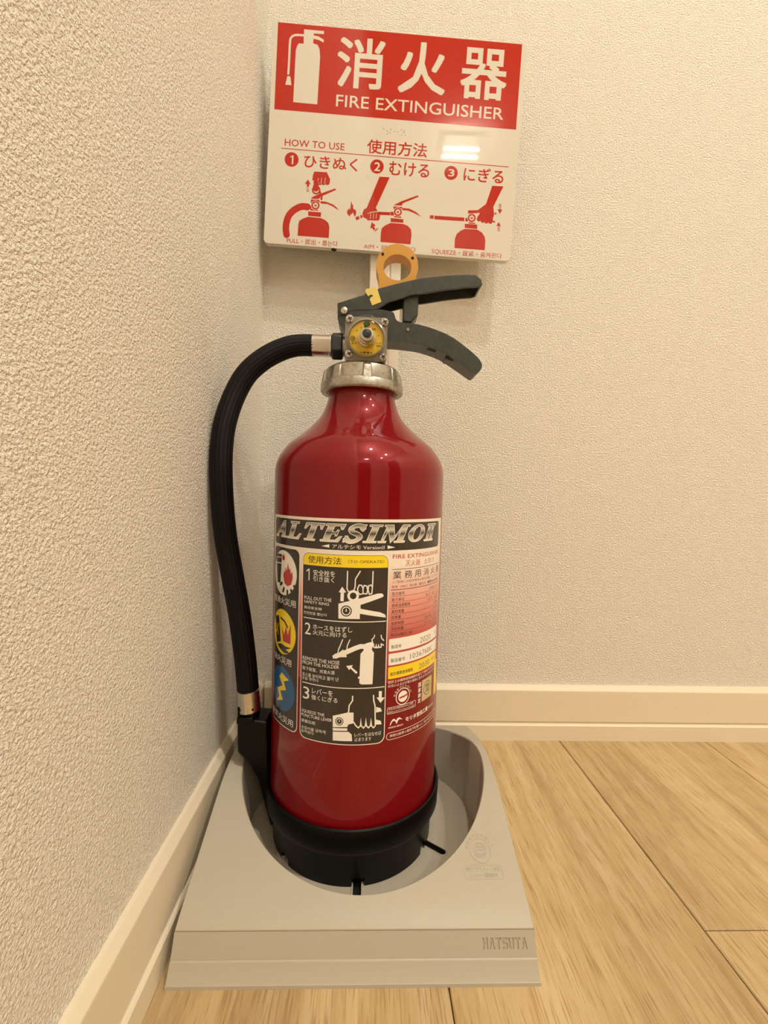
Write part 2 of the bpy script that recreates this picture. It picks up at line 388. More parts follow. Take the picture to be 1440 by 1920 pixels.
# floor of the well with real slots
SL = [((.1820, -.1736), (.1946, -.1834)), ((.1273, -.2080), (.1273, -.2222)), ((.079, -.176), (.068, -.184))]
def slot(a, b, r, n=8):
    a, b = Vector(a), Vector(b); d = (b-a).normalized(); al = atan2(d.y, d.x); o = []
    for i in range(n+1): q = al-pi/2+pi*i/n; o.append((b.x+r*cos(q), b.y+r*sin(q)))
    for i in range(n+1): q = al+pi/2+pi*i/n; o.append((a.x+r*cos(q), a.y+r*sin(q)))
    return o
outer = [(HX+FR*cos(a), HY+FR*sin(a)) for a in angs]
loops = [outer]+[slot(a, b, .0030) for a, b in SL]
p2, f2 = fill(*loops); t.add([(x, y, FZ) for x, y in p2], f2)
tray = t.build('tray', plast, stand, smooth='auto')
for a, b in SL:
    q = MB(); o1, o2, o3 = slot(a, b, .0030), slot(a, b, .0046), slot(a, b, .0030)
    n = len(o1)
    q.add([(x, y, FZ+.0006) for x, y in o1]+[(x, y, FZ+.0006) for x, y in slot(a, b, .0040)]+[(x, y, FZ) for x, y in o2]+[(x, y, FZ) for x, y in o3],
          [(i, (i+1) % n, n+(i+1) % n, n+i) for i in range(n)]+[(n+i, n+(i+1) % n, 2*n+(i+1) % n, 2*n+i) for i in range(n)]+[(i, (i+1) % n, 3*n+(i+1) % n, 3*n+i) for i in range(n)])
    q.build('slot_rim', plast, tray, smooth='auto')
    p2, f2 = fill(o1); mk('slot_opening', [(x, y, .0013) for x, y in p2]+[(x, y, FZ-.0002) for x, y in p2], f2+[(i, (i+1) % n, n+(i+1) % n, n+i) for i in range(n)], 'painted_hole_shade', tray)  # slot walls and bottom coloured black for the shade inside
# raised writing on the tray
def on_top(name, v2, f2, lift, ox, oy, sc, m=plast, parent=tray):
    """mm print laid on the sloping tray top; x right, z towards the back"""
    vs = [(ox+x*sc, oy+z*sc, tz(oy+z*sc)+lift) for x, z in v2]; n = len(vs)
    bm = bmesh.new(); B = [bm.verts.new(p) for p in vs]
    for q in f2:
        try: bm.faces.new([B[i] for i in q])
        except ValueError: pass
    ex = bmesh.ops.extrude_face_region(bm, geom=bm.faces[:])
    for e in ex['geom']:
        if isinstance(e, bmesh.types.BMVert): e.co.z -= lift*1.6
    bm.verts.index_update()
    V = [tuple(x.co) for x in bm.verts]; Fc = [tuple(x.index for x in q.verts) for q in bm.faces]; bm.free()
    return mk(name, V, Fc, m, parent)
EX, EY, ES = .2135, -.2272, .001
on_top('eco_mark_ring', *ring2d(0, 0, 7.6, 7.0), .0003, EX, EY, ES)
on_top('eco_mark_arms', *ring2d(-.3, .2, 4.6, 4.1), .0003, EX, EY, ES)
on_top('eco_mark_bar', *stroke([(-3.6, -.3), (-1, .6), (1.2, .2), (4.2, 1.2)], .5), .0003, EX, EY, ES)
for a in range(30, 160, 22): on_top('eco_mark_ray', *stroke([(2.3*cos(radians(a)), .9+1.2*sin(radians(a))), (3.1*cos(radians(a)), 1.3+2.0*sin(radians(a)))], .45), .0003, EX, EY, ES)
for a in range(-150, -20, 22): on_top('eco_mark_ray', *stroke([(2.6*cos(radians(a)), -.4+1.7*sin(radians(a))), (3.4*cos(radians(a)), -.5+2.8*sin(radians(a)))], .45), .0003, EX, EY, ES)
for i, ch in enumerate('ちきゅうにやさしい'):
    a = radians(168-i*19); v2, f2 = glyphs(ch, -1.0, -.9, 2.0, 1.8); ca, sa = cos(a-pi/2), sin(a-pi/2)
    on_top('eco_mark_lettering', [(9.6*cos(a)+x*ca-z*sa, 9.6*sin(a)+x*sa+z*ca) for x, z in v2], f2, .00022, EX, EY, ES)
v2, f2 = fill(rrect(-14, 12.5, -16.4, -8.4, 1.4), rrect(-13.6, 12.1, -16.0, -8.8, 1.1)[::-1]); on_top('eco_mark_box', v2, f2, .0002, EX, EY, ES)
on_top('eco_mark_lettering', *glyphs('再生プラスチック使用', -12.4, -12.1, 23, 2.5), .0002, EX, EY, ES)
on_top('eco_mark_lettering', *glyphs('エコマーク認定番号', -10.5, -15.3, 19, 2.3), .0002, EX, EY, ES)
# maker's name, sunk lettering on the sloped front band
def band(x, z, dep):
    k = z/13.4; y = -.2722+(-.2664+.2722)*k; zz = .0117+(.0238-.0117)*k
    return (.2052+x*.001, y+.90*dep, zz-.43*dep)
BX0, BX1 = (TX0-.0005-.2052)*1000, (TX1+.0005-.2052)*1000
HT = [(3.4, [(0, 0), (1.1, 0), (1.1, 2.2), (2.3, 2.2), (2.3, 0), (3.4, 0), (3.4, 5.5), (2.3, 5.5), (2.3, 3.3), (1.1, 3.3), (1.1, 5.5), (0, 5.5)]),
      (3.8, [(0, 0), (1.1, 0), (1.4, 1.3), (2.4, 1.3), (2.7, 0), (3.8, 0), (2.5, 5.5), (1.3, 5.5)]),
      (3.5, [(1.2, 0), (2.3, 0), (2.3, 4.4), (3.5, 4.4), (3.5, 5.5), (0, 5.5), (0, 4.4), (1.2, 4.4)]),
      (3.4, [(0, 0), (2.9, 0), (3.4, .6), (3.4, 2.7), (2.9, 3.3), (1.1, 3.3), (1.1, 4.4), (3.4, 4.4), (3.4, 5.5), (.5, 5.5), (0, 4.9), (0, 2.8), (.5, 2.2), (2.3, 2.2), (2.3, 1.1), (0, 1.1)]),
      (3.4, [(0, .6), (.6, 0), (2.8, 0), (3.4, .6), (3.4, 5.5), (2.3, 5.5), (2.3, 1.1), (1.1, 1.1), (1.1, 5.5), (0, 5.5)])]
AH = [(1.6, 2.3), (2.2, 2.3), (1.9, 3.9)]
EP, DP = -.00012, .0005
plate = MB(); outs_ = []; cx_ = 0.0
for li in (0, 1, 2, 3, 4, 2, 1):
    w_, P_ = HT[li]; L_ = [(cx_+x, 3.9+z) for x, z in P_]; hole_ = [(cx_+x, 3.9+z) for x, z in AH] if li == 1 else None
    outs_.append(L_); n = len(L_)
    plate.add([band(x, z, EP) for x, z in L_]+[band(x, z, DP) for x, z in L_], [(i, (i+1) % n, n+(i+1) % n, n+i) for i in range(n)])
    p2, f2 = fill(L_); plate.add([band(x, z, DP) for x, z in p2], f2)
    if hole_: plate.add([band(x, z, EP) for x, z in hole_]+[band(x, z, DP) for x, z in hole_], [(0, 1, 2), (0, 1, 4, 3), (1, 2, 5, 4), (2, 0, 3, 5)])
    cx_ += w_+.5
p2, f2 = fill([(BX0, .05), (BX1, .05), (BX1, 13.35), (BX0, 13.35)], *outs_); plate.add([band(x, z, EP) for x, z in p2], f2)
plate.build('name_band', plast, tray)
# post: ribbed plastic channel rising from the back of the tray
PX0, PX1 = .1241, .1583
pp = [(x_, y_+.0185) for x_, y_ in [(PX0, -.037), (PX0, -.043), (PX0+.001, -.0442), (PX0+.0125, -.0442), (PX0+.0135, -.0425), (PX0+.0145, -.0425), (PX0+.0165, -.0446), (PX0+.0215, -.0446), (PX0+.0225, -.0428), (PX0+.0235, -.0446), (PX0+.0320, -.0446), (PX1, -.0435), (PX1, -.037)]]
n = len(pp); v = [(x-.003*(1-k), y, z) for z, k in ((.022, 0), (.60, 1)) for x, y in pp]
post = mk('post', v, [(i, (i+1) % n, n+(i+1) % n, n+i) for i in range(n)]+[tuple(range(n)), tuple(range(n, 2*n))], 'post_plastic', stand, bevel=.0004)
mk('post_socket', *(lambda m: (m.v, m.f))(MB().box((.112, -.034, .0), (.164, -.0125, .034))), plast, stand, bevel=.002)
# sign board: origin at the centre of its front face
BW, BH, BT = .2652, .2207, .0065
bp = rrect(-BW/2, BW/2, -BH/2, BH/2, .0045)
sb = MB().prism(bp, 0, BT)
board = mk('sign_board', sb.v, sb.f, 'sign_cream', stand, local=True, bevel=.0009)
board.location = Vector((0.14643, -0.03698, 0.66047))-stand.location
board.rotation_mode = 'YXZ'; board.rotation_euler = Euler((.0253, .0397, -.0187), 'YXZ')
SIGN_IDX = 0
def on_sign(name, v2, f2, m):
    e = .00003+SIGN_IDX*.00002
    return mk(name, [(p[0]*.001, -e-(p[2]*.001 if len(p) > 2 else 0), p[1]*.001) for p in v2], f2, m, board, local=True)
RED_NAMES = {0: 'red_panel'}
def sign_item(i, q):
    k = q[0]
    if k == 't': on_sign('lettering', *glyphs(q[1], q[2], q[3], q[4], q[5], q[7]), q[6])
    elif k == 'p': on_sign('red_panel' if i == 0 else 'pictogram', *fill(q[1]), q[2])
    elif k == 'l': on_sign('rule_line' if len(q[1]) == 2 and q[2] < .8 else 'pictogram', *stroke(catmull2(q[1]) if len(q[1]) > 3 else q[1], q[2]), q[3])
    elif k == 'd': on_sign('number_disc' if q[3] > 6 else 'pictogram', *ring2d(q[1], q[2], q[3], q[4]), q[5])
    elif k == 'b':
        m = MB().axis([(.0008, 0), (.0007, .0002), (.0004, .0004)], (q[1]*.001, 0, q[2]*.001), (0, -1, 0), 10)
        mk('braille_dot', m.v, m.f, 'sign_cream', board, local=True, smooth=True)
def catmull2(P): return [(p.x, p.y) for p in catmull([(a, b, 0) for a, b in P], 5)]
SIGN=[
('p', [(-127.96, 110.62), (127.07, 109.07), (127.9, 24.32), (-127.73, 25.22)], 'sign_red'),
('p', [(-100.78, 105.85), (-80.18, 105.79), (-80.01, 102.8), (-90.6, 102.53), (-90.5, 100.66), (-85.46, 100.12), (-79.69, 97.19), (-80.14, 94.53), (-84.26, 96.46), (-90.52, 97.47), (-90.67, 92.95), (-86.0, 91.81), (-83.77, 87.85), (-82.75, 80.39), (-83.14, 33.42), (-108.4, 33.78), (-108.27, 84.99), (-107.27, 88.83), (-105.62, 91.78), (-100.62, 91.8)], 'sign_cream'),
('l', [(-100.45, 99.88), (-109.43, 99.55), (-113.31, 97.18), (-114.68, 92.95), (-114.71, 77.89), (-114.85, 61.25)], 2.2, 'sign_cream'),
('p', [(-115.74, 58.9), (-112.72, 58.95), (-111.07, 50.34), (-117.5, 50.22)], 'sign_cream'),
('t', '消', -64.08, 53.15, 47.96, 48.24, 'sign_cream', 0.016),
('t', '火', 0.69, 52.81, 48.2, 49.36, 'sign_cream', 0.016),
('t', '器', 65.82, 52.24, 47.4, 49.02, 'sign_cream', 0.016),
('t', 'FIRE EXTINGUISHER', -63.51, 32.95, 176.75, 11.85, 'sign_cream', 0.008),
('b', -12.02, 15.22),
('b', -7.81, 13.23),
('b', -4.45, 14.84),
('b', -7.62, 10.34),
('b', -4.84, 11.52),
('b', -0.26, 13.22),
('b', 3.23, 12.91),
('b', 7.14, 15.33),
('b', 9.55, 13.0),
('b', 7.51, 9.95),
('b', 11.17, 10.22),
('b', 10.25, 14.6),
('t', 'HOW TO USE', -115.14, -10.18, 63.06, 6.95, 'sign_red', 0.006),
('l', [(-118.54, -12.99), (123.3, -13.7)], 0.75, 'sign_red'),
('d', -107.03, -23.53, 7.34, 0.0, 'sign_red'),
('t', '1', -108.62, -28.23, 3.46, 9.0, 'sign_cream', 0.02),
('t', 'ひきぬく', -93.74, -30.34, 56.45, 12.61, 'sign_red', 0.012),
('d', -16.61, -23.84, 7.18, 0.0, 'sign_red'),
('t', '2', -19.18, -28.25, 5.93, 8.54, 'sign_cream', 0.02),
('p', [(-96.66, -100.44), (-96.46, -88.63), (-95.62, -85.1), (-92.66, -82.91), (-86.64, -80.29), (-73.28, -80.49), (-68.04, -82.28), (-64.8, -84.81), (-63.35, -88.67), (-63.29, -100.38)], 'sign_red'),
('p', [(-86.84, -74.78), (-72.88, -74.73), (-73.03, -79.48), (-86.39, -79.28)], 'sign_red'),
('p', [(-84.34, -71.73), (-76.32, -72.03), (-76.54, -73.52), (-84.66, -73.43)], 'sign_red'),
('p', [(-84.53, -62.59), (-75.85, -62.15), (-74.67, -64.81), (-84.34, -66.02)], 'sign_red'),
('p', [(-87.16, -68.89), (-83.67, -68.93), (-83.5, -72.07), (-86.99, -71.93)], 'sign_red'),
('p', [(-84.78, -61.83), (-82.65, -59.51), (-77.68, -56.98), (-59.68, -49.26), (-58.07, -50.61), (-74.49, -58.9), (-75.9, -61.17)], 'sign_red'),
('p', [(-74.45, -63.32), (-68.08, -63.54), (-60.77, -65.75), (-57.03, -68.24), (-54.07, -71.37), (-60.64, -67.91), (-66.93, -65.72), (-73.9, -65.74)], 'sign_red'),
('d', -79.31, -68.11, 4.83, 0.0, 'sign_cream'),
('d', -79.31, -68.11, 4.31, 0.0, 'sign_red'),
('d', -79.31, -68.11, 2.67, 1.29, 'sign_cream'),
('l', [(-79.31, -68.11), (-79.39, -64.87)], 0.5, 'sign_cream'),
('l', [(-87.7, -70.21), (-94.35, -70.4), (-101.33, -74.17), (-106.66, -79.99), (-109.06, -87.08), (-109.53, -94.04), (-108.39, -100.21)], 7, 'sign_red'),
('d', -79.47, -52.4, 4.49, 2.93, 'sign_red'),
('p', [(-75.67, -52.61), (-74.16, -53.97), (-74.02, -56.41), (-72.28, -58.24), (-72.46, -62.19), (-74.53, -61.85), (-74.32, -58.4), (-76.16, -56.57)], 'sign_red'),
('p', [(-82.54, -33.86), (-69.29, -33.55), (-66.8, -37.75), (-66.41, -39.19), (-68.98, -38.89), (-73.58, -38.85), (-77.4, -40.01), (-78.4, -44.0), (-84.09, -42.76), (-83.84, -38.05)], 'sign_red'),
('l', [(-75.9, -41.17), (-76.12, -44.51)], 5.2, 'sign_red'),
('l', [(-72.04, -40.88), (-72.26, -44.22)], 5.2, 'sign_red'),
('l', [(-67.96, -40.58), (-68.18, -43.92)], 5.2, 'sign_red'),
('l', [(-74.36, -39.49), (-74.63, -45.57)], 0.5, 'sign_cream'),
('l', [(-70.49, -39.4), (-70.76, -45.29)], 0.5, 'sign_cream'),
('l', [(-77.6, -40.12), (-78.42, -43.7), (-76.78, -45.54)], 0.5, 'sign_cream'),
('l', [(-80.21, -44.62), (-79.69, -46.54)], 5, 'sign_red'),
('l', [(-79.99, -48.52), (-79.85, -50.96)], 6, 'sign_red'),
('p', [(-88.71, -42.32), (-85.59, -46.98), (-87.22, -47.1), (-87.28, -49.85), (-89.62, -49.92), (-89.68, -47.09), (-91.72, -47.04)], 'sign_red'),
('l', [(-89.86, -51.21), (-87.31, -51.12)], 0.55, 'sign_red'),
('l', [(-89.8, -52.38), (-87.25, -52.29)], 0.55, 'sign_red'),
('l', [(-89.73, -53.56), (-87.18, -53.46)], 0.55, 'sign_red'),
('l', [(-89.68, -54.53), (-87.13, -54.44)], 0.55, 'sign_red'),
('t', 'PULL・拔出・뽑는다', -107.94, -108.67, 54.61, 5.68, 'sign_red', 0),
('t', '使用方法', -28.06, -10.95, 63.2, 13.84, 'sign_red', 0.012),
('t', 'むける', -3.33, -31.29, 42.34, 13.89, 'sign_red', 0.012),
('d', 62.48, -24.36, 7.14, 0.0, 'sign_red'),
('t', '3', 59.76, -27.92, 6.27, 7.29, 'sign_cream', 0.02),
('t', 'にぎる', 76.17, -31.19, 42.44, 13.95, 'sign_red', 0.012),
('t', 'AIM・对准・향한다', -25.31, -108.66, 55.89, 5.54, 'sign_red', 0),
('t', 'SQUEEZE・握紧・움켜쥔다', 47.76, -108.73, 75.95, 5.97, 'sign_red', 0),
('p', [(-7.91, -100.44), (-8.02, -90.11), (-7.15, -85.92), (-3.77, -82.92), (1.76, -80.04), (15.37, -80.14), (20.5, -81.83), (23.88, -85.02), (24.98, -90.45), (24.4, -100.57)], 'sign_red'),
('p', [(1.42, -74.99), (15.18, -75.35), (15.15, -79.06), (1.7, -79.09)], 'sign_red'),
('p', [(5.27, -72.65), (12.72, -72.79), (12.52, -74.03), (5.08, -74.03)], 'sign_red'),
('p', [(3.47, -62.93), (12.74, -62.79), (13.29, -64.52), (3.94, -65.63)], 'sign_red'),
('p', [(0.71, -68.6), (4.57, -68.59), (4.82, -72.41), (0.96, -72.28)], 'sign_red'),
('p', [(3.4, -61.84), (11.64, -57.13), (28.54, -49.74), (29.78, -51.14), (13.2, -59.06), (12.65, -61.43)], 'sign_red'),
('p', [(12.82, -63.87), (20.68, -63.98), (28.04, -66.86), (34.09, -71.35), (26.71, -68.33), (19.41, -66.13), (13.39, -66.02)], 'sign_red'),
('d', 8.69, -68.29, 4.73, 0.0, 'sign_cream'),
('d', 8.69, -68.29, 4.23, 0.0, 'sign_red'),
('d', 8.69, -68.29, 2.62, 1.27, 'sign_cream'),
('l', [(8.69, -68.29), (8.62, -65.11)], 0.5, 'sign_cream'),
('p', [(-14.36, -69.58), (0.46, -69.17), (0.67, -72.3), (-11.3, -72.77)], 'sign_red'),
('p', [(-36.28, -77.08), (-32.82, -75.46), (-31.49, -78.37), (-34.95, -80.14)], 'sign_red'),
('p', [(-31.44, -74.67), (-28.91, -74.07), (-28.46, -76.78), (-30.53, -77.75)], 'sign_red'),
('p', [(-13.13, -33.81), (-2.34, -33.68), (-15.17, -65.94), (-12.98, -68.79), (-22.41, -70.86), (-23.05, -72.0), (-22.12, -75.35), (-24.11, -77.83), (-27.76, -76.45), (-29.01, -72.44), (-27.57, -68.23), (-24.82, -66.66)], 'sign_red'),
('l', [(-21.56, -72.98), (-21.87, -77.12)], 4.6, 'sign_red'),
('l', [(-18.44, -72.75), (-18.74, -76.89)], 4.6, 'sign_red'),
('l', [(-15.31, -72.52), (-15.61, -76.66)], 4.6, 'sign_red'),
('l', [(-12.33, -72.3), (-12.63, -76.44)], 4.6, 'sign_red'),
('l', [(-20.05, -72.05), (-20.27, -77.55)], 0.5, 'sign_cream'),
('l', [(-16.93, -71.82), (-17.14, -77.32)], 0.5, 'sign_cream'),
('l', [(-13.94, -71.6), (-14.16, -77.1)], 0.5, 'sign_cream'),
('l', [(-23.6, -72.31), (-16.06, -69.84), (-11.23, -69.48)], 0.5, 'sign_cream'),
('p', [(-42.44, -76.71), (-45.47, -73.65), (-45.21, -70.9), (-43.23, -68.29), (-42.56, -70.02), (-41.92, -66.56), (-42.0, -60.42), (-40.66, -63.73), (-39.15, -65.26), (-39.28, -67.73), (-37.74, -69.66), (-37.25, -68.26), (-35.64, -71.29), (-35.74, -74.3), (-37.31, -76.61), (-37.87, -74.46), (-39.44, -72.11), (-40.04, -73.94), (-41.43, -74.45)], 'sign_red'),
('p', [(-18.5, -80.57), (-14.0, -83.95), (-15.94, -84.91), (-14.2, -87.54), (-15.8, -89.3), (-17.84, -86.43), (-19.77, -87.53)], 'sign_red'),
('l', [(-14.71, -90.6), (-13.47, -87.76)], 0.55, 'sign_red'),
('l', [(-13.78, -89.57), (-12.51, -87.0)], 0.55, 'sign_red'),
('l', [(-12.84, -88.54), (-11.56, -86.24)], 0.55, 'sign_red'),
('p', [(71.93, -100.85), (71.76, -91.17), (73.25, -86.23), (77.28, -82.48), (81.44, -80.38), (94.8, -80.09), (100.36, -82.86), (103.57, -86.77), (104.68, -91.53), (104.71, -100.82)], 'sign_red'),
('p', [(81.16, -75.03), (94.68, -75.0), (94.76, -79.54), (81.5, -79.41)], 'sign_red'),
('p', [(85.2, -73.36), (92.39, -73.38), (92.48, -74.47), (85.3, -74.59)], 'sign_red'),
('p', [(83.51, -61.12), (95.77, -59.94), (95.15, -63.0), (83.77, -64.39)], 'sign_red'),
('p', [(81.26, -68.97), (84.14, -69.03), (84.42, -72.59), (81.54, -72.53)], 'sign_red'),
('p', [(112.24, -60.92), (114.62, -61.84), (113.88, -63.27), (112.42, -63.1)], 'sign_red'),
('p', [(110.04, -69.05), (113.75, -70.43), (113.15, -71.85), (110.17, -70.69)], 'sign_red'),
('d', 88.13, -68.6, 4.74, 0.0, 'sign_cream'),
('d', 88.13, -68.6, 4.23, 0.0, 'sign_red'),
('d', 88.13, -68.6, 2.62, 1.27, 'sign_cream'),
('l', [(88.13, -68.6), (88.02, -65.42)], 0.5, 'sign_cream'),
('p', [(43.24, -69.16), (47.09, -68.88), (47.36, -72.57), (43.21, -72.6)], 'sign_red'),
('p', [(47.97, -69.09), (80.09, -68.78), (80.39, -72.61), (48.25, -72.91)], 'sign_red'),
('p', [(107.42, -34.05), (119.45, -33.84), (110.33, -55.29), (111.87, -63.42), (110.59, -68.74), (107.08, -68.17), (103.51, -68.43), (99.86, -67.87), (95.53, -67.64), (96.03, -63.21), (94.19, -59.92), (102.26, -53.15)], 'sign_red'),
('l', [(96.88, -66.58), (95.95, -69.26)], 4.6, 'sign_red'),
('l', [(100.63, -66.72), (100.06, -70.34)], 4.6, 'sign_red'),
('l', [(104.4, -66.99), (104.14, -70.86)], 4.6, 'sign_red'),
('l', [(108.69, -66.67), (108.45, -70.82)], 4.6, 'sign_red'),
('p', [(115.14, -57.68), (120.04, -57.87), (117.82, -62.29)], 'sign_red'),
('l', [(115.99, -52.41), (118.71, -52.34)], 0.55, 'sign_red'),
('l', [(116.09, -53.63), (118.82, -53.57)], 0.55, 'sign_red'),
('l', [(116.19, -54.86), (118.92, -54.8)], 0.55, 'sign_red'),
('l', [(116.3, -56.09), (119.02, -56.02)], 0.55, 'sign_red'),
('l', [(116.4, -57.31), (119.13, -57.25)], 0.55, 'sign_red'),
('p', [(117.37, -70.58), (120.18, -74.92), (115.13, -74.88)], 'sign_red'),
('l', [(116.39, -76.16), (119.27, -76.09)], 0.55, 'sign_red'),
('l', [(116.5, -77.4), (119.38, -77.32)], 0.55, 'sign_red'),
('l', [(116.6, -78.63), (119.48, -78.56)], 0.55, 'sign_red'),
('l', [(116.7, -79.87), (119.58, -79.79)], 0.55, 'sign_red'),
]
SIGN_LEVEL=[1, 2, 3, 2, 2, 2, 2, 2, 1, 1, 1, 1, 1, 1, 1, 1, 1, 1, 1, 1, 1, 1, 1, 2, 1, 1, 2, 1, 1, 1, 1, 2, 1, 1, 3, 4, 5, 6, 3, 2, 3, 1, 2, 3, 4, 4, 5, 3, 4, 5, 1, 1, 1, 1, 1, 4, 1, 1, 1, 2, 1, 1, 1, 1, 1, 1, 1, 1, 1, 2, 3, 4, 5, 6, 1, 1, 1, 2, 3, 4, 5, 6, 5, 6, 7, 8, 2, 1, 2, 3, 4, 1, 1, 1, 1, 1, 1, 1, 2, 3, 4, 5, 1, 1, 2, 3, 4, 5, 6, 3, 3, 3, 3, 3, 3, 1, 1, 1, 1, 1]
for i, q in enumerate(SIGN):
    SIGN_IDX = SIGN_LEVEL[i]; sign_item(i, q)
SIGN_IDX = 1
on_sign('scuff_mark', *stroke([(-27.8, -34.5), (-22.4, -38.0)], .35), 'scuff')
m = MB().axis([(.0028, 0), (.0028, .0012)], (-.0576, .003, -BH/2+.0006), (0, 0, -1), 14); mk('drain_hole', m.v, m.f, 'painted_hole_shade', board, local=True)

# ------------------------------------------------------------------ fire extinguisher
CX, CY, R = .121, -.148, .070
C = (CX, CY)
ext = tag(empty('fire_extinguisher', (CX, CY, .005)), 'glossy red fire extinguisher with black hose and printed label standing in the tray', 'fire extinguisher')
HW={
'lever_front':[(99.7, 443.7), (111.5, 447.9), (122.8, 451.8), (132.9, 456.7), (147.6, 461.2), (162.3, 465.1), (170.3, 466.8), (187.4, 469.3), (202.3, 470.7), (211.5, 470.5), (216.0, 467.0), (217.0, 462.9), (213.0, 461.1), (202.7, 460.1), (187.8, 457.8), (174.1, 455.0), (165.0, 453.5), (159.3, 452.5), (152.5, 449.7), (141.2, 446.4), (136.7, 443.4), (132.2, 440.2), (123.1, 439.0), (111.8, 438.5), (106.2, 435.0), (100.3, 433.6)],
'handle_front':[(99.8, 441.4), (106.0, 440.3), (111.1, 440.8), (132.2, 440.5), (144.8, 438.9), (146.2, 436.5), (147.2, 432.6), (150.7, 430.5), (159.9, 430.1), (166.8, 429.4), (178.4, 426.5), (192.4, 421.4), (205.4, 412.8), (215.0, 405.2), (218.6, 400.8), (219.3, 397.4), (217.7, 393.9), (214.1, 390.6), (209.0, 394.2), (198.9, 400.6), (188.3, 407.1), (178.9, 410.7), (167.3, 413.7), (155.8, 414.9), (142.0, 415.6), (132.8, 414.7), (114.5, 416.2), (105.2, 424.9), (100.4, 428.0)],
'latch':[(153.1, 453.3), (165.6, 455.0), (165.5, 437.9), (160.4, 432.3), (153.4, 432.8)],
'ring_c':[(147.6, 477.9), (131.4, 477.3), (165.0, 478.7), (135.4, 486.5), (159.9, 484.4), (147.1, 495.4), (136.1, 475.2), (158.9, 476.2), (147.4, 486.4), (147.9, 465.8)],
'ring_base':[(130.0, 478.3), (131.1, 471.6), (133.4, 466.0), (133.2, 459.8), (148.0, 464.1), (163.0, 468.1), (165.2, 470.5), (165.1, 479.8)],
'seal':[(121.9, 453.2), (122.7, 455.6), (130.0, 457.4), (131.8, 455.8), (135.2, 445.9), (127.8, 442.8), (125.7, 447.7), (126.8, 449.5), (128.5, 450.1), (127.4, 451.4), (125.7, 450.9), (124.6, 449.9)],
'rivet':[(105.5, 437.5), (108.4, 437.6)],
'handle_hole':[(157.4, 424.9)],
'gauge_plate':[(107.3, 429.1), (140.2, 427.6), (140.3, 395.6), (106.9, 393.9)],
'gauge_c':[(124.1, 412.2), (137.2, 412.7), (123.7, 426.2), (124.5, 396.3)],
'screws':[(110.6, 426.6), (137.9, 425.1), (110.5, 399.7), (137.2, 398.2)],
'hub':[(124.3, 406.9), (124.4, 408.6)],
'nut':[(94.7, 422.1), (104.0, 422.5), (104.5, 403.2), (95.1, 402.8)],
'ferrule':[(78.4, 421.5), (94.8, 421.2), (95.1, 404.6), (78.7, 404.9)],
'hose':[(80.8, -148.0, 413.3), (71.0, -148.0, 412.9), (61.1, -149.0, 410.9), (49.7, -151.0, 405.6), (37.9, -154.0, 396.9), (27.6, -157.0, 385.5), (20.5, -160.0, 371.3), (15.9, -164.0, 355.9), (13.2, -168.0, 340.1), (12.4, -171.0, 323.8), (12.8, -173.0, 307.0), (13.7, -173.0, 286.2), (15.2, -172.0, 265.1), (17.1, -168.0, 243.5), (21.3, -167.0, 219.8), (25.6, -166.0, 195.7), (29.0, -165.0, 171.4), (31.6, -164.0, 148.9), (33.3, -163.0, 128.5), (34.2, -162.0, 112.3)],
'holder':[(26.5, 115.5), (39.9, 115.6), (40.1, 104.5), (50.9, 103.7), (52.3, 71.8), (53.7, 35.6), (60.5, 21.1), (55.3, 15.1), (49.3, 35.6), (44.7, 53.7), (38.0, 66.3), (27.0, 78.4)],
'collar':[373.1, 379.5, 391.1],
'coll_side':[(87.5, 374.8), (155.2, 373.5), (92.2, 392.6), (151.2, 392.5), (88.0, 385.0)],
'shoulder':[(70.0, 293.2), (70.0, 302.2), (70.0, 308.5), (69.1, 313.9), (67.0, 319.3), (63.5, 324.7), (60.0, 329.2), (56.2, 332.7), (47.2, 339.4), (37.8, 348.4), (32.2, 355.9), (29.1, 363.9), (27.5, 370.6), (27.3, 375.9)],
}
mm = lambda P: [(a*.001, b*.001) for a, b in P]
sh = [(r*.001, z*.001) for r, z in HW['shoulder']]
sh = [(p.x, p.y) for p in catmull([(a, b, 0) for a, b in sh], 8)]
for _ in range(36): sh = [sh[0]]+[((sh[i-1][0]+2*sh[i][0]+sh[i+1][0])/4, (sh[i-1][1]+2*sh[i][1]+sh[i+1][1])/4) for i in range(1, len(sh)-1)]+[sh[-1]]
cyl = MB().lathe([(.0, .0400), (.0690, .0400), (.070, .0410), (.070, .10), (.070, .20), (.070, .290)]+sh, 160, C).build('cylinder', 'candy_red_enamel', ext, smooth='auto')
# black foot boot with notches at its rim
notch = {round(a/360*180) for a in (0,)}
def nskip(i, q):
    a = (i+.5)*2
    return q == 0 and any(abs((a-b+180) % 360-180) < 3.2 for b in (-84, -138, -31, 90, 30, 150))
MB().lathe([(.0672, .0052), (.0674, .0112), (.0681, .0275), (.0688, .0305), (.0722, .0325), (.0731, .0345), (.0736, .0485), (.0731, .0508), (.0718, .0515), (.0704, .0505), (.0704, .0400)], 180, C, skip=nskip).build('foot_boot', 'black_plastic', ext, smooth='auto')
MB().lathe([(.0640, .0056), (.0640, .03)], 90, C).build('boot_inner_ring', 'black_rubber', ext, smooth='auto')
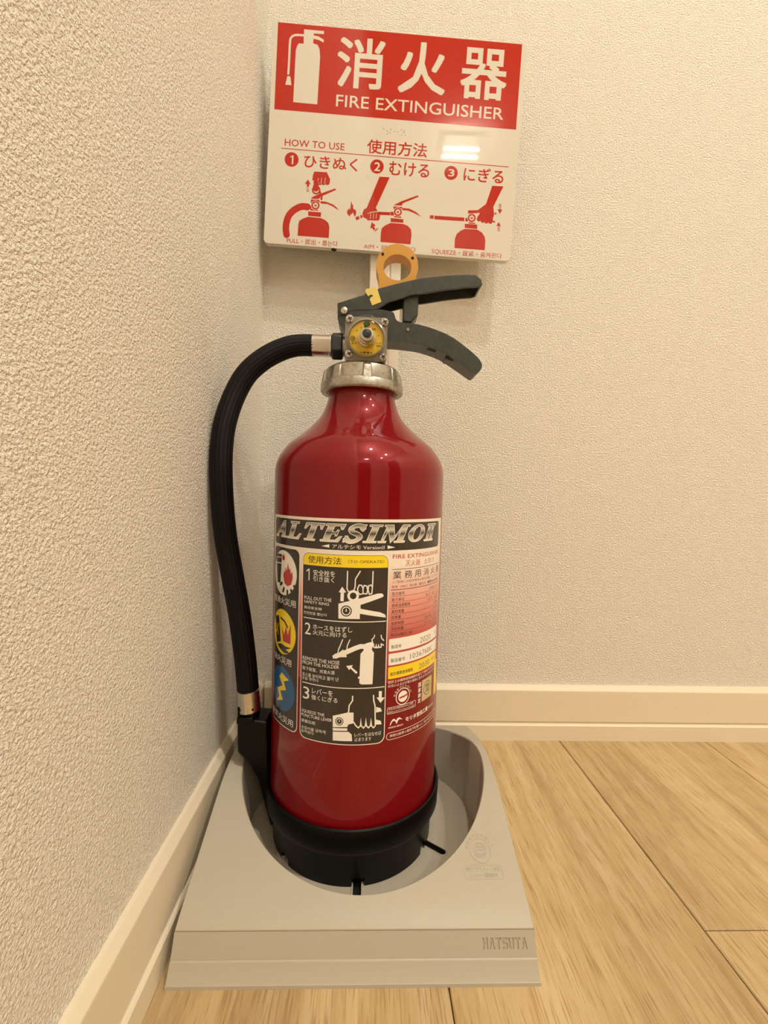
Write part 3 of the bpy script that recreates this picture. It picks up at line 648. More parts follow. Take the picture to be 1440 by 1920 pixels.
# clamp nut on the neck
cb, cf, ct = .3735, .3870, .3945
nut = MB().lathe([(.0270, .3760), (.0300, cb), (.0335, cb), (.0344, cb+.0012), (.0344, .3795), (.0336, .3810), (.0308, .3822), (.0304, .3900), (.0296, .3925), (.0270, .3942), (.0200, .3950), (.0, .3950)], 96, C).build('clamp_nut', 'cast_aluminium', ext, smooth='auto')
for k in range(8):
    a = radians(-82+45*k); c, s = cos(a), sin(a)
    lug = MB()
    pts = [(.0290, -.0042, .3800), (.0340, -.0040, .3800), (.0340, .0040, .3800), (.0290, .0042, .3800), (.0288, -.0034, .3930), (.0322, -.0030, .3905), (.0322, .0030, .3905), (.0288, .0034, .3930)]
    lug.add([(CX+r*c-t_*s, CY+r*s+t_*c, z) for r, t_, z in pts], [(0, 3, 2, 1), (4, 5, 6, 7), (0, 1, 5, 4), (1, 2, 6, 5), (2, 3, 7, 6), (3, 0, 4, 7)])
    lug.build('nut_lug', 'cast_aluminium', nut, bevel=.0009)
# valve block, gauge, gripping levers
vb = MB().axis([(.0150, 0), (.0150, .018), (.0130, .022), (.0130, .032)], (CX, CY, .3945), (0, 0, 1), 32).build('valve_body', 'cast_aluminium', ext, smooth='auto')
MB().box((.1075, -.163, .3945), (.1400, -.135, .4275)).build('valve_block', 'cast_aluminium', ext, bevel=.002)
GP = mm(HW['gauge_plate']); gx, gz = .1241, .4122
gauge = MB().prism(rrect(.1072, .1403, .3945, .4286, .0032), -.1725, -.163).build('gauge_housing', 'gauge_plastic', ext, bevel=.0008)
MB().axis([(.0150, 0), (.0150, .0016), (.0138, .0020), (.0138, .0004)], (gx, -.1724, gz), (0, -1, 0), 56, cap=False).build('gauge_bezel', 'gauge_plastic', gauge, smooth='auto')
GI = 0
def on_dial(name, v2, f2, m):
    global GI
    GI += 1
    return mk(name, [(gx+p[0]*.001, -.1726-GI*.000012-(p[2]*.001 if len(p) > 2 else 0), gz+p[1]*.001) for p in v2], f2, m, gauge)
on_dial('dial_face', *ring2d(0, 0, 13.6, 0), 'dial_yellow')
wedge = lambda a0, a1, r0, r1: fill([(r1*sin(radians(a0+(a1-a0)*i/6)), r1*cos(radians(a0+(a1-a0)*i/6))) for i in range(7)]+[(r0*sin(radians(a1-(a1-a0)*i/6)), r0*cos(radians(a1-(a1-a0)*i/6))) for i in range(7)])
on_dial('dial_mark', *wedge(-13, 13, 6.5, 12.2), 'ink_black'); on_dial('dial_green_zone', *wedge(-8, 8.5, 6.5, 13.2), 'dial_green'); on_dial('dial_needle', *fill([(.2, 6), (2.6, 6), (2.2, 9.6), (1.2, 10)]), 'dial_orange')
for tx, x, z, w_, h_ in (('7', -4.8, 6.6, 1.0, 1.9), ('98', 3.8, 6.2, 3.0, 1.8), ('SUS', -11.4, -4.8, 3.8, 2.0), ('×10', 8, -4.2, 3.6, 1.4), ('MPa', 7.8, -6.6, 4.2, 1.8), ('M', -1.2, -11.8, 2.4, 1.6)): on_dial('dial_lettering', *glyphs(tx, x, z, w_, h_, .01), 'ink_black')
on_dial('dial_lettering', *ring2d(-10.6, -.6, 1.9, 1.5), 'ink_black'); on_dial('dial_lettering', *glyphs('消', -11.7, -1.7, 2.2, 2.2, .01), 'ink_black')
for sx_ in (-1, 1):
    on_dial('dial_lettering', *ring2d(sx_*3.8, -11, .5, 0), 'ink_black'); on_dial('dial_lettering', *fill([(sx_*2.6, -11), (sx_*1.5, -10), (sx_*1.5, -12)]), 'ink_black')
for sx_, sz_ in ((-7.5, 5.6), (9.2, 2.4)): on_dial('dial_lettering', *ring2d(sx_, sz_, .4, 0), 'ink_black')
MB().axis([(.0072, 0), (.0068, .0035), (.0062, .0036), (.0058, .0080), (.0052, .0081), (.0049, .0105), (.0040, .0112), (.0, .0114)], (gx+.0002, -.1728, gz-.0004), (0, -1, 0), 40, cap=False).build('gauge_hub', 'polished_steel', gauge, smooth='auto')
MB().axis([(.0034, 0), (.0030, .0008), (.0, .0012)], (gx+.0002, -.1841, gz), (0, -1, 0), 24, cap=False).build('hub_cap', 'blued_steel', gauge, smooth='auto')
MB().axis([(.0150, .0062), (.0146, .0078), (.0136, .0084), (.0062, .0086)], (gx, -.1740, gz), (0, -1, 0), 56, cap=False).build('gauge_lens', 'clear_lens', gauge, smooth='auto')
for x, z in mm(HW['screws']):
    sc_ = MB().axis([(.0030, 0), (.0030, .0012), (.0024, .0018), (.0, .0020)], (x, -.1724, z), (0, -1, 0), 20, cap=False).build('screw', 'polished_steel', gauge, smooth='auto')
    q = MB()
    for a in (.5, .5+pi/2):
        dx, dz = cos(a), sin(a); px_, pz_ = -dz, dx
        q.add([(x+dx*.0017*s1+px_*.00035*s2, -.17445, z+dz*.0017*s1+pz_*.00035*s2) for s1, s2 in ((-1, -1), (1, -1), (1, 1), (-1, 1))], [(0, 1, 2, 3)])
    q.build('cross_slot', 'ink_black', sc_.parent)
def soften(P):
    o = []
    for i, p in enumerate(P):
        a, b = P[i-1], P[(i+1) % len(P)]; o += [(p[0]*.75+a[0]*.25, p[1]*.75+a[1]*.25), (p[0]*.75+b[0]*.25, p[1]*.75+b[1]*.25)]
    return o
LF = mm(HW['lever_front']); HFr = soften(mm(HW['handle_front']))
YN, YB_ = -.159, -.137
# carrying handle: solid-looking channel, open below
MB().prism(HFr, YN, YB_).build('carrying_handle', 'painted_lever', ext, bevel=.0012)
for (xa, za) in ((.178, .4122), (.193, .4053)):
    MB().prism([(xa-.0035, za+.0015), (xa+.0035, za-.001), (xa+.0030, za-.0035), (xa-.0040, za-.0012)], -.155, -.141).build('finger_rib', 'painted_lever', ext, bevel=.0006)
MB().axis([(.0014, 0), (.0014, .0006)], (.1574, YN-.0001, .4249), (0, -1, 0), 16).build('handle_dimple', 'polished_steel', ext)
# squeeze lever: two cheeks and a top web, hollow underneath
lv = MB().prism(LF, YN-.0004, YN+.0016).prism(LF, YB_-.0016, YB_+.0004)
TOPN = 12
top = LF[:TOPN]
for a, b in zip(top, top[1:]):
    dx, dz = b[0]-a[0], b[1]-a[1]; L_ = hypot(dx, dz); nx, nz = dz/L_*.0018, -dx/L_*.0018
    lv.prism([a, b, (b[0]+nx, b[1]+nz), (a[0]+nx, a[1]+nz)], YN+.0008, YB_-.0008)
lv.build('squeeze_lever', 'painted_lever', ext, bevel=.0005)
MB().prism(mm(HW['latch']), -.156, -.141).build('safety_latch', 'painted_lever', ext, bevel=.001)
rx, rz = mm(HW['rivet'])[0]
MB().axis([(.0032, 0), (.0032, .0012), (.0026, .0022), (.0012, .0028), (.0, .0029)], (rx, YN-.0004, rz), (0, -1, 0), 24, cap=False).build('rivet', 'polished_steel', ext, smooth='auto')
# yellow safety pin ring
rc_x, rc_z = .1476, .4777
oc = [(rc_x+.0172*cos(a), rc_z+.0176*sin(a)) for a in [radians(-25+230*i/40) for i in range(41)]]
outl = oc+[(.1330, .4650), (.1327, .4588), (.1480, .4618), (.1632, .4662)]
hole = [(rc_x+.0001+.0114*cos(2*pi*i/40), rc_z-.0012+.0104*sin(2*pi*i/40)) for i in range(40)]
hole = hole[::-1]
n0, n1 = len(outl), len(hole)
tri = geometry.tessellate_polygon([[Vector((x, z, 0)) for x, z in outl], [Vector((x, z, 0)) for x, z in hole]])
vs = [(x, -.1540, z) for x, z in outl+hole]+[(x, -.1400, z) for x, z in outl+hole]; N = n0+n1
fs = [tuple(q) for q in tri]+[tuple(i+N for i in q) for q in tri]+[(i, (i+1) % n0, (i+1) % n0+N, i+N) for i in range(n0)]+[(n0+i, n0+(i+1) % n1, n0+(i+1) % n1+N, n0+i+N) for i in range(n1)]
pin = mk('safety_pin_ring', vs, fs, 'pin_yellow', ext, bevel=.0007)
for x, z in ((.1354, .4865), (.1599, .4844)): MB().axis([(.0012, 0), (.0012, .0002)], (x, -.1541, z), (0, -1, 0), 14).build('ring_pinhole', 'painted_hole_shade', pin)
s_ = mm(HW['seal']); MB().prism(s_, -.1598, -.1594).prism([(.1219, .4532), (.1227, .4556), (.1300, .4576), (.1318, .4558)], -.1594, -.150).build('seal_sticker', 'seal_yellow', ext)
# hose
ft = mm(HW['ferrule']); nz_ = .4129
hp = [tuple(c_*.001 for c_ in p) for p in HW['hose']]
hp[0] = (.0800, -.148, nz_); hp[1] = (.0705, -.148, nz_-.0002)
MB().tube(catmull(hp, 8), .0087, 44, .0004).build('hose', 'black_rubber', ext, smooth='auto')
MB().axis([(.0078, 0), (.0088, .0008), (.0088, .0145), (.0093, .0152), (.0093, .0166), (.0080, .0168)], (.0783, -.148, nz_), (1, 0, 0), 32, rad=lambda i, q: 1.0 if (i//4) % 2 else .975).build('hose_ferrule', 'polished_steel', ext, smooth='auto')
MB().axis([(.0100, 0), (.0112, .0010), (.0112, .0085), (.0100, .0095)], (.0950, -.148, nz_), (1, 0, 0), 6).build('hose_nut', 'blued_steel', ext, bevel=.0005)
MB().axis([(.0080, 0), (.0080, .012)], (.1030, -.148, nz_), (1, 0, 0), 24).build('hose_port', 'cast_aluminium', ext, smooth='auto')
pe, pd = Vector(hp[-1]), (Vector(hp[-1])-Vector(hp[-2])).normalized()
MB().axis([(.0080, 0), (.0092, .0006), (.0092, .0150), (.0096, .0158), (.0096, .0176), (.0084, .0182)], pe-pd*.0160, pd, 32, rad=lambda i, q: 1.0 if (i//4) % 2 else .975).build('hose_ferrule', 'polished_steel', ext, smooth='auto')
MB().axis([(.0076, 0), (.0082, .001), (.0078, .030)], pe, pd, 24).build('hose_nozzle', 'black_plastic', ext, smooth='auto')
hold = MB().prism(mm(HW['holder']), -.170, -.146).build('hose_holder', 'black_plastic', ext, bevel=.0016)
MB().prism([(.0268, .1075), (.0402, .1080), (.0402, .1035), (.0268, .1030)], -.1725, -.144).build('holder_clip', 'black_plastic', hold, bevel=.0008)

# ------------------------------------------------------------------ label wrapped round the cylinder
GS = 2.0; LI = 0
RM = R*1000
def cylpt(s, r):
    i = math.floor(s/GS+1e-7); k = s/GS-i; p = []
    for q in (i, i+1): a = q*GS/RM; p.append((r*sin(a), -r*cos(a)))
    return CX+p[0][0]+(p[1][0]-p[0][0])*k, CY+p[0][1]+(p[1][1]-p[0][1])*k
def wrap(name, v2, f2, m, parent):
    r = R+.00006+LI*.000016
    bm = bmesh.new(); B = [bm.verts.new((p[0], p[1], p[2] if len(p) > 2 else 0)) for p in v2]
    for q in f2:
        try: bm.faces.new([B[i] for i in q])
        except ValueError: pass
    s0 = min(p[0] for p in v2); s1 = max(p[0] for p in v2); g = math.ceil(s0/GS+1e-6)
    while g*GS < s1-1e-6:
        bmesh.ops.bisect_plane(bm, geom=bm.verts[:]+bm.edges[:]+bm.faces[:], plane_co=(g*GS, 0, 0), plane_no=(1, 0, 0), dist=1e-5); g += 1
    bmesh.ops.triangulate(bm, faces=[q for q in bm.faces if len(q.verts) > 4])
    bm.verts.index_update(); S_ = [x.co.x for x in bm.verts]
    V = [(*cylpt(x.co.x, r+x.co.z*.001), x.co.y*.001) for x in bm.verts]; F_ = [tuple(x.index for x in q.verts) for q in bm.faces]; bm.free()
    off = ext.location; me = bpy.data.meshes.new(name); me.from_pydata([tuple(Vector(p)-off) for p in V], [], F_)
    bm = bmesh.new(); bm.from_mesh(me)
    for q in bm.faces:
        c = q.calc_center_median(); q.normal_update()
        if q.normal.dot(Vector((c.x, c.y, 0))) < 0: q.normal_flip()
    bm.to_mesh(me); bm.free()
    me.materials.append(MATS[m])
    for q in me.polygons: q.use_smooth = True
    me.normals_split_custom_set_from_vertices([(sin(s/RM), -cos(s/RM), 0) for s in S_])
    o = bpy.data.objects.new(name, me); COL.objects.link(o); o.parent = parent; return o
sheet = wrap('label_sheet', *fill(rrect(-84.6, 87, 156, 273.3, 2.0)), 'label_gradient', ext)
sheet['label'] = 'printed label wrapped round the cylinder'
SER = .07
def slab(a, b, z): return [(a, z), (b, z), (b, z+SER), (a, z+SER)]
spts = catmull2([(.70, .74), (.60, .91), (.38, .95), (.20, .80), (.28, .60), (.52, .47), (.70, .28), (.56, .08), (.32, .05), (.12, .24)])
def poly_stroke(P, w):
    v2, f2 = stroke(P, w); n = len(P); return [v2[i] for i in range(n)]+[v2[n+i] for i in range(n-1, -1, -1)]
LET = {
 'A': (1.0, [[(.02, 0), (.13, 0), (.60, .92), (.66, 1), (.52, 1)], [(.52, 1), (.68, 1), (.93, 0), (.64, 0)], [(.24, .28), (.74, .28), (.72, .37), (.28, .37)], slab(-.08, .26, 0), slab(.56, 1.02, 0)]),
 'L': (.86, [[(.16, 0), (.42, 0), (.42, 1), (.16, 1)], [(.02, 0), (.80, 0), (.86, .32), (.79, .32), (.66, .08), (.02, .08)], slab(.02, .56, 1-SER)]),
 'T': (.92, [[(.34, 0), (.60, 0), (.60, .95), (.34, .95)], [(.03, 1), (.92, 1), (.90, .68), (.84, .68), (.76, .91), (.18, .91), (.10, .68), (.03, .68)], slab(.20, .74, 0)]),
 'E': (.88, [[(.14, 0), (.40, 0), (.40, 1), (.14, 1)], [(.02, 0), (.82, 0), (.88, .30), (.80, .30), (.68, .08), (.02, .08)], [(.02, 1), (.84, 1), (.82, .72), (.75, .72), (.66, .92), (.02, .92)], [(.40, .46), (.60, .46), (.60, .34), (.66, .34), (.66, .66), (.60, .66), (.60, .54), (.40, .54)]]),
 'S': (.82, [poly_stroke(spts, .19), [(.66, .66), (.74, .66), (.76, 1), (.69, 1)], [(.07, 0), (.13, 0), (.17, .34), (.09, .34)]]),
 'I': (.58, [[(.16, 0), (.42, 0), (.42, 1), (.16, 1)], slab(.02, .56, 0), slab(.02, .56, 1-SER)]),
 'M': (1.22, [[(.12, 0), (.21, 0), (.24, 1), (.13, 1)], [(.13, 1), (.40, 1), (.68, .25), (.56, 0)], [(.56, 0), (.64, .18), (.96, 1), (.86, 1)], [(.86, 1), (1.12, 1), (1.10, 0), (.84, 0)], slab(.0, .33, 0), slab(.72, 1.22, 0), slab(.02, .3, 1-SER), slab(.9, 1.22, 1-SER)]),
 'O': (1.0, None),
 'W': (.72, [[(.14, 0), (.30, 0), (.30, 1), (.14, 1)], [(.44, 0), (.60, 0), (.60, 1), (.44, 1)], slab(.02, .72, 0), slab(.02, .72, 1-SER)]),
}
def logo(x0, z0, w, h):
    global LI
    tot = sum(LET[c][0]+.07 for c in 'ALTESIMOW'); shx = .42*h; kx = (w-shx)/tot; cur = 0
    outs = []; fills = []
    tf = lambda x, z: (x0+(cur+x)*kx+z*shx, z0+z*h)
    for c in 'ALTESIMOW':
        wd_, polys = LET[c]
        if c == 'O':
            o = [tf(.5+.47*cos(2*pi*i/40), .5+.5*sin(2*pi*i/40)) for i in range(40)]; q = [tf(.5+.22*cos(2*pi*i/40), .5+.42*sin(2*pi*i/40)) for i in range(40)]
            outs += [o+[o[0]], q+[q[0]]]; fills.append(fill(o, q[::-1]))
        else:
            for p in polys:
                P_ = [tf(*a) for a in p]; outs.append(P_+[P_[0]]); fills.append(fill(P_))
        cur += wd_+.07
    for nm, L_, m_ in (('logo_outline', [stroke(o, .75) for o in outs], 'label_cream'), ('logo_lettering', fills, 'label_chrome_print')):
        V = []; F_ = []
        for ki, (a, b) in enumerate(L_): n_ = len(V); V += [(*p_[:2], (ki % 6)*.002) for p_ in a]; F_ += [tuple(i+n_ for i in q) for q in b]
        wrap(nm, V, F_, m_, sheet); LI += 1
LABEL=[
('r', -80.8, 79.5, 251.2, 271.2, 3, 'label_black'),
('r', -81.8, -43.4, 113, 249.4, 5.2, 'label_cream'),
('r', -81.2, -44, 113.6, 249, 4.8, 'label_black'),
('r', -40.8, 23.9, 112.2, 248.6, 5.2, 'label_cream'),
('r', -40.2, 23.3, 112.8, 248, 4.8, 'label_black'),
('y', -39.9, 23.0, 239.2, 247.7, 4.6, 'label_yellow'),
('logo', -77, 257, 150, 12.3),
('t', 'アルテシモ VersionⅡ', -17.03, 252.22, 37.11, 2.75, 'label_cream', 0),
('p', [(-25.14, 253.45), (-19.14, 255.05), (-19.09, 252.65)], 'label_cream'),
('p', [(22.35, 254.95), (28.44, 253.47), (22.42, 252.54)], 'label_cream'),
('t', '使用方法', -35.77, 240.9, 25.61, 5.18, 'label_black', 0.004),
('t', '〈TO OPERATE〉', -5.56, 242.29, 25.91, 2.56, 'label_black', -0.006),
('t', '1', -37.06, 228.14, 2.66, 8.44, 'label_cream', 0),
('t', '安全栓を', -31.25, 231.95, 16.77, 4.41, 'label_cream', 0),
('t', '引き抜く', -31.16, 227.95, 16.03, 3.79, 'label_cream', 0),
('t', 'PULL OUT THE', -38.57, 214.29, 21.9, 2.37, 'label_cream', -0.004),
('t', 'SAFETY RING', -38.74, 211.53, 20.27, 2.01, 'label_cream', -0.004),
('t', '拔出安全销', -38.64, 207.46, 14.71, 2.1, 'label_cream', 0),
('t', '안전핀을 뽑는다', -38.9, 203.6, 19.0, 2.11, 'label_cream', 0),
('p', [(-11.61, 221.51), (-9.18, 225.64), (-6.24, 221.77), (-7.75, 221.53), (-7.88, 215.28), (-10.3, 215.34), (-10.17, 221.59)], 'label_cream'),
('l', [(-5.61, 236.88), (-5.77, 224.45), (-4.84, 222.53), (-3.06, 221.87), (-1.15, 222.99), (-0.15, 225.5), (-0.02, 231.27), (3.36, 237.09)], 0.8, 'label_cream'),
('l', [(12.24, 236.92), (12.08, 225.51), (11.74, 221.05), (9.96, 220.63), (8.99, 223.77), (9.36, 226.62), (10.96, 227.13), (12.08, 225.51)], 0.8, 'label_cream'),
('l', [(5.5, 221.11), (8.17, 220.92), (8.72, 223.77), (8.03, 226.45), (6.25, 226.9), (5.42, 224.67), (5.5, 221.11), (3.49, 220.48), (1.96, 221.97), (1.63, 224.64), (2.72, 227.14), (4.48, 226.89), (5.42, 224.67)], 0.8, 'label_cream'),
('d', -1.33, 219.43, 4.09, 2.31, 'label_cream'),
('p', [(-11.61, 213.49), (-5.39, 215.39), (15.82, 220.94), (19.05, 221.0), (20.5, 219.4), (19.59, 218.28), (3.93, 213.08), (3.99, 210.4), (18.02, 207.55), (21.83, 205.7), (22.46, 203.48), (3.64, 206.83), (3.72, 203.07), (-11.38, 202.95)], 'label_cream'),
('d', -5.95, 208.59, 3.92, 0.0, 'label_black'),
('d', -5.95, 208.59, 3.13, 0.0, 'label_cream'),
('d', -5.95, 208.59, 2.43, 0.0, 'label_black'),
('p', [(-6.49, 208.17), (-6.0, 210.94), (-5.39, 208.21)], 'label_cream'),
('l', [(-39, 200.9), (22.8, 200.9)], 0.6, 'label_cream'),
('l', [(-39, 153.4), (22.8, 153.4)], 0.6, 'label_cream'),
('t', '2', -37.63, 188.99, 5.2, 8.47, 'label_cream', -0.02),
('t', 'ホースをはずし', -30.7, 193.36, 29.34, 3.92, 'label_cream', 0),
('t', '火元に向ける', -30.62, 189.51, 25.35, 3.64, 'label_cream', 0),
('t', 'REMOVE THE HOSE', -39.05, 169.98, 29.11, 2.66, 'label_cream', -0.004),
('t', 'FROM THE HOLDER', -39.21, 166.93, 29.07, 2.45, 'label_cream', -0.004),
('t', '取下软管，对准火源', -39.11, 162.46, 25.88, 2.8, 'label_cream', 0),
('t', '호스를 분리하고 불이 난', -39.24, 157.98, 29.02, 2.81, 'label_cream', 0),
('t', '곳을 향한다', -39.42, 155.54, 14.15, 2.16, 'label_cream', 0),
('p', [(4.36, 157.37), (4.76, 178.15), (6.92, 180.82), (7.06, 182.44), (6.64, 184.88), (9.47, 185.99), (13.51, 186.73), (13.85, 184.18), (12.98, 182.41), (12.75, 180.8), (14.35, 178.72), (13.84, 156.05), (5.72, 156.26)], 'label_cream'),
('p', [(3.36, 161.91), (4.88, 161.89), (4.91, 160.45), (3.4, 160.55)], 'label_cream'),
('l', [(-12.78, 175.92), (-4.59, 179.65), (0.68, 182.11), (4.63, 183.56), (8.64, 183.31)], 3.4, 'label_cream'),
('p', [(-15.18, 176.26), (-12.45, 177.3), (-11.85, 175.09), (-14.58, 173.96)], 'label_cream'),
('l', [(-7.9, 188.4), (-10.03, 182.7), (-10.72, 181.3), (-11.54, 177.19), (-9.05, 179.43), (-7.29, 180.79)], 0.7, 'label_cream'),
('l', [(-2.83, 188.42), (-4.68, 183.87), (-4.94, 179.63)], 0.7, 'label_cream'),
('l', [(-9.47, 177.96), (-8.71, 176.21)], 1.6, 'label_cream'),
('l', [(-7.94, 178.05), (-7.19, 176.29)], 1.6, 'label_cream'),
('l', [(-6.42, 178.13), (-5.67, 176.36)], 1.6, 'label_cream'),
('l', [(14.57, 191.55), (14.08, 189.59), (12.56, 188.3), (13.06, 186.48)], 0.7, 'label_cream'),
('l', [(19.2, 191.26), (19.64, 188.78), (21.59, 186.81)], 0.7, 'label_cream'),
('l', [(13.82, 185.26), (14.07, 182.54), (15.45, 182.28), (15.85, 184.51), (16.1, 182.24), (17.3, 182.15), (17.52, 184.4), (17.95, 182.29), (19.44, 182.35), (19.56, 184.7), (21.49, 183.45)], 0.8, 'label_cream'),
('p', [(-5.07, 169.45), (-0.38, 170.21), (-1.23, 168.66), (3.02, 165.08), (1.99, 163.91), (-2.1, 167.74), (-2.96, 166.54)], 'label_cream'),
('t', '3', -38.26, 141.53, 5.6, 8.87, 'label_cream', -0.02),
('t', 'レバーを', -30.4, 146.72, 16.12, 4.14, 'label_cream', 0),
('t', '強くにぎる', -30.83, 142.26, 20.05, 3.7, 'label_cream', 0),
('t', 'SQUEEZE THE', -39.21, 131.01, 18.96, 2.58, 'label_cream', -0.004),
('t', 'PUNCTURE LEVER', -39.27, 128.33, 24.66, 2.18, 'label_cream', -0.004),
('t', '紧握压把', -39.28, 123.94, 11.96, 2.37, 'label_cream', 0),
('t', '손잡이를 강하게', -39.28, 118.83, 20.16, 2.52, 'label_cream', 0),
('t', '움켜쥔다', -39.34, 116.3, 10.95, 2.09, 'label_cream', 0),
('p', [(-13.96, 132.93), (-3.6, 135.96), (0.85, 136.05), (1.03, 128.3), (-2.69, 127.33), (-3.37, 125.48), (-13.78, 124.72)], 'label_cream'),
('p', [(-13.77, 124.17), (-3.35, 124.57), (-3.31, 122.74), (-13.73, 122.16)], 'label_cream'),
('p', [(-13.71, 121.52), (-2.4, 122.04), (-0.12, 120.07), (0.26, 115.31), (-13.57, 115.02)], 'label_cream'),
('d', -9.12, 129.27, 2.92, 0.0, 'label_black'),
('d', -9.12, 129.27, 2.33, 0.0, 'label_cream'),
('d', -9.12, 129.27, 1.81, 0.0, 'label_black'),
('p', [(-9.52, 128.95), (-9.16, 131.02), (-8.71, 129.01)], 'label_cream'),
('l', [(-0.14, 148.13), (-0.06, 144.68), (-2.38, 141.0), (-2.71, 135.99)], 0.9, 'label_cream'),
('l', [(14.77, 148.22), (15.06, 144.08), (16.08, 140.32), (16.64, 125.57), (15.38, 124.24), (13.87, 125.86), (13.37, 130.95), (13.13, 125.93), (11.71, 124.58), (10.22, 126.16), (9.73, 131.23), (9.49, 126.21), (8.09, 124.64), (6.43, 126.36), (6.13, 131.4), (5.9, 126.38), (4.5, 124.96), (2.68, 126.46), (1.01, 129.21)], 0.9, 'label_cream'),
('p', [(17.03, 139.31), (20.35, 138.0), (21.37, 135.56), (16.95, 135.19)], 'label_cream'),
('p', [(16.8, 130.15), (20.6, 128.75), (21.34, 126.05), (16.62, 126.49)], 'label_cream'),
('p', [(18.6, 150.6), (20.97, 150.33), (20.9, 145.74), (23.31, 145.42), (20.06, 141.9), (17.04, 146.18), (18.72, 146.0)], 'label_cream'),
('t', 'レバーをはなせば', 1.88, 118.5, 19.3, 2.75, 'label_cream', -0.003),
('t', '止まります', 1.95, 115.15, 12.0, 2.75, 'label_cream', -0.003),
('d', -63.3, 230, 17, 0, 'label_cream'),
('d', -63.3, 185, 17, 0, 'label_yellow'),
('d', -63.3, 141.3, 17, 0, 'label_blue'),
('p', [(-76.8, 240), (-66.2, 241), (-68, 221.5), (-74, 221)], 'label_black'),
('p', [(-78, 236.3), (-65, 237.3), (-65, 236.5), (-78, 235.5)], 'label_cream'),
('l', [(-76, 241.9), (-67, 242.5)], 2.2, 'label_black'),
('flame', -56.8, 229.5, 8.6, 11, 'label_red'),
('flame', -63.2, 242, 3, 3.6, 'label_red'),
('l', [(-65.14063879557372, 221.8), (-67.56550992617015, 220.4)], 2.4, 'label_black'),
('l', [(-61.699999999999996, 218.35936120442628), (-63.099999999999994, 215.93449007382986)], 2.4, 'label_black'),
('l', [(-57.0, 217.1), (-57.0, 214.3)], 2.4, 'label_black'),
('l', [(-52.3, 218.35936120442628), (-50.9, 215.93449007382986)], 2.4, 'label_black'),
('l', [(-48.85936120442628, 221.8), (-46.43449007382985, 220.4)], 2.4, 'label_black'),
('p', [(-78, 194), (-69.5, 196), (-65.5, 177), (-73, 174)], 'label_black'),
('l', [(-74.5, 189), (-70, 181)], 0.8, 'label_yellow'),
('l', [(-70, 190), (-75.5, 180)], 0.8, 'label_yellow'),
('l', [(-66, 195), (-60, 193.5), (-56, 190)], 1.6, 'label_black'),
('p', [(-64, 189), (-60.5, 183), (-58, 190.5), (-55.5, 184), (-52, 193), (-52, 178), (-62, 178)], 'label_red'),
('p', [(-72, 173.5), (-64, 175.5), (-58, 174.8), (-51, 175.3), (-58, 172.5), (-52, 171), (-60, 169.3), (-68, 171.5)], 'label_black'),
('p', [(-63, 153.5), (-53, 150.5), (-60, 147.6), (-56.5, 142), (-65, 139), (-61, 133), (-71.5, 129), (-66.5, 134), (-70, 139.5), (-61.5, 144), (-67, 149.5)], 'label_yellow'),
('t', '普通火災用', -80.8, 206, 33.8, 5.4, 'label_cream', -0.004),
('t', '油火災用', -78.4, 161, 27.6, 5.4, 'label_cream', -0.004),
('t', '電気火災用', -81.4, 116.3, 33.6, 5.4, 'label_cream', -0.004),
('t', 'FIRE EXTINGUISHER', 26.6, 245.3, 53.2, 2.95, 'label_red', 0.012),
('t', '灭火器', 37.3, 239.3, 14.4, 4.4, 'label_red', 0),
('t', '소화기', 56.3, 239.3, 14, 4.4, 'label_red', 0),
('l', [(26.2, 237.6), (83, 237.6)], 0.4, 'label_ink'),
('t', '業 務 用 消 火 器', 27, 230.6, 55.5, 5.7, 'label_ink', 0.004),
('t', '（ご家庭には住宅用消火器を設置してください）', 27, 227.6, 54, 2, 'label_ink', 0),
('t', '粉末（ABC）消火器（蓄圧式）', 26.5, 224.1, 33, 2.1, 'label_ink', 0),
('t', '薬剤ABC粉末', 61.5, 224.1, 20, 2.1, 'label_ink', 0.02),
('l', [(25.8, 222.9), (83, 222.9)], 0.45, 'label_ink'),
('l', [(26, 218.05), (82.5, 218.05)], 0.22, 'label_ink'),
('t', '型式番号', 26.7, 218.8, 10.48, 2.5, 'label_ink', 0.004),
('t', '消第28〜2号', 64.5, 218.95000000000002, 17, 2.1, 'label_ink', 0),
('l', [(26, 213.8), (82.5, 213.8)], 0.22, 'label_ink'),
('t', '能力単位', 26.7, 214.55, 10.48, 2.5, 'label_ink', 0.004),
('t', 'A-3・B-7・C', 59.5, 214.70000000000002, 22, 2.1, 'label_ink', 0),
('l', [(26, 209.6), (82.5, 209.6)], 0.22, 'label_ink'),
('t', '使用温度範囲', 26.7, 210.35, 15.72, 2.5, 'label_ink', 0.004),
('t', '−30℃〜+40℃', 61.5, 210.5, 20, 2.1, 'label_ink', 0),
('l', [(26, 205.2), (82.5, 205.2)], 0.22, 'label_ink'),
('t', '薬剤質量', 26.7, 205.95, 10.48, 2.5, 'label_ink', 0.004),
('t', '3.0kg', 72.5, 206.1, 9, 2.1, 'label_ink', 0),
('l', [(26, 201.0), (82.5, 201.0)], 0.22, 'label_ink'),
('t', '総質量', 26.7, 201.75, 7.86, 2.5, 'label_ink', 0.004),
('t', '4.9kg', 72.5, 201.9, 9, 2.1, 'label_ink', 0),
('l', [(26, 196.6), (82.5, 196.6)], 0.22, 'label_ink'),
('t', '放射時間', 26.7, 197.35, 10.48, 2.5, 'label_ink', 0.004),
('t', '約14秒（20℃）', 59.5, 197.5, 22, 2.1, 'label_ink', 0),
('l', [(26, 192.6), (82.5, 192.6)], 0.22, 'label_ink'),
('t', '放射距離', 26.7, 193.35, 10.48, 2.5, 'label_ink', 0.004),
('t', '3〜6m（20℃）', 59.5, 193.5, 22, 2.1, 'label_ink', 0),
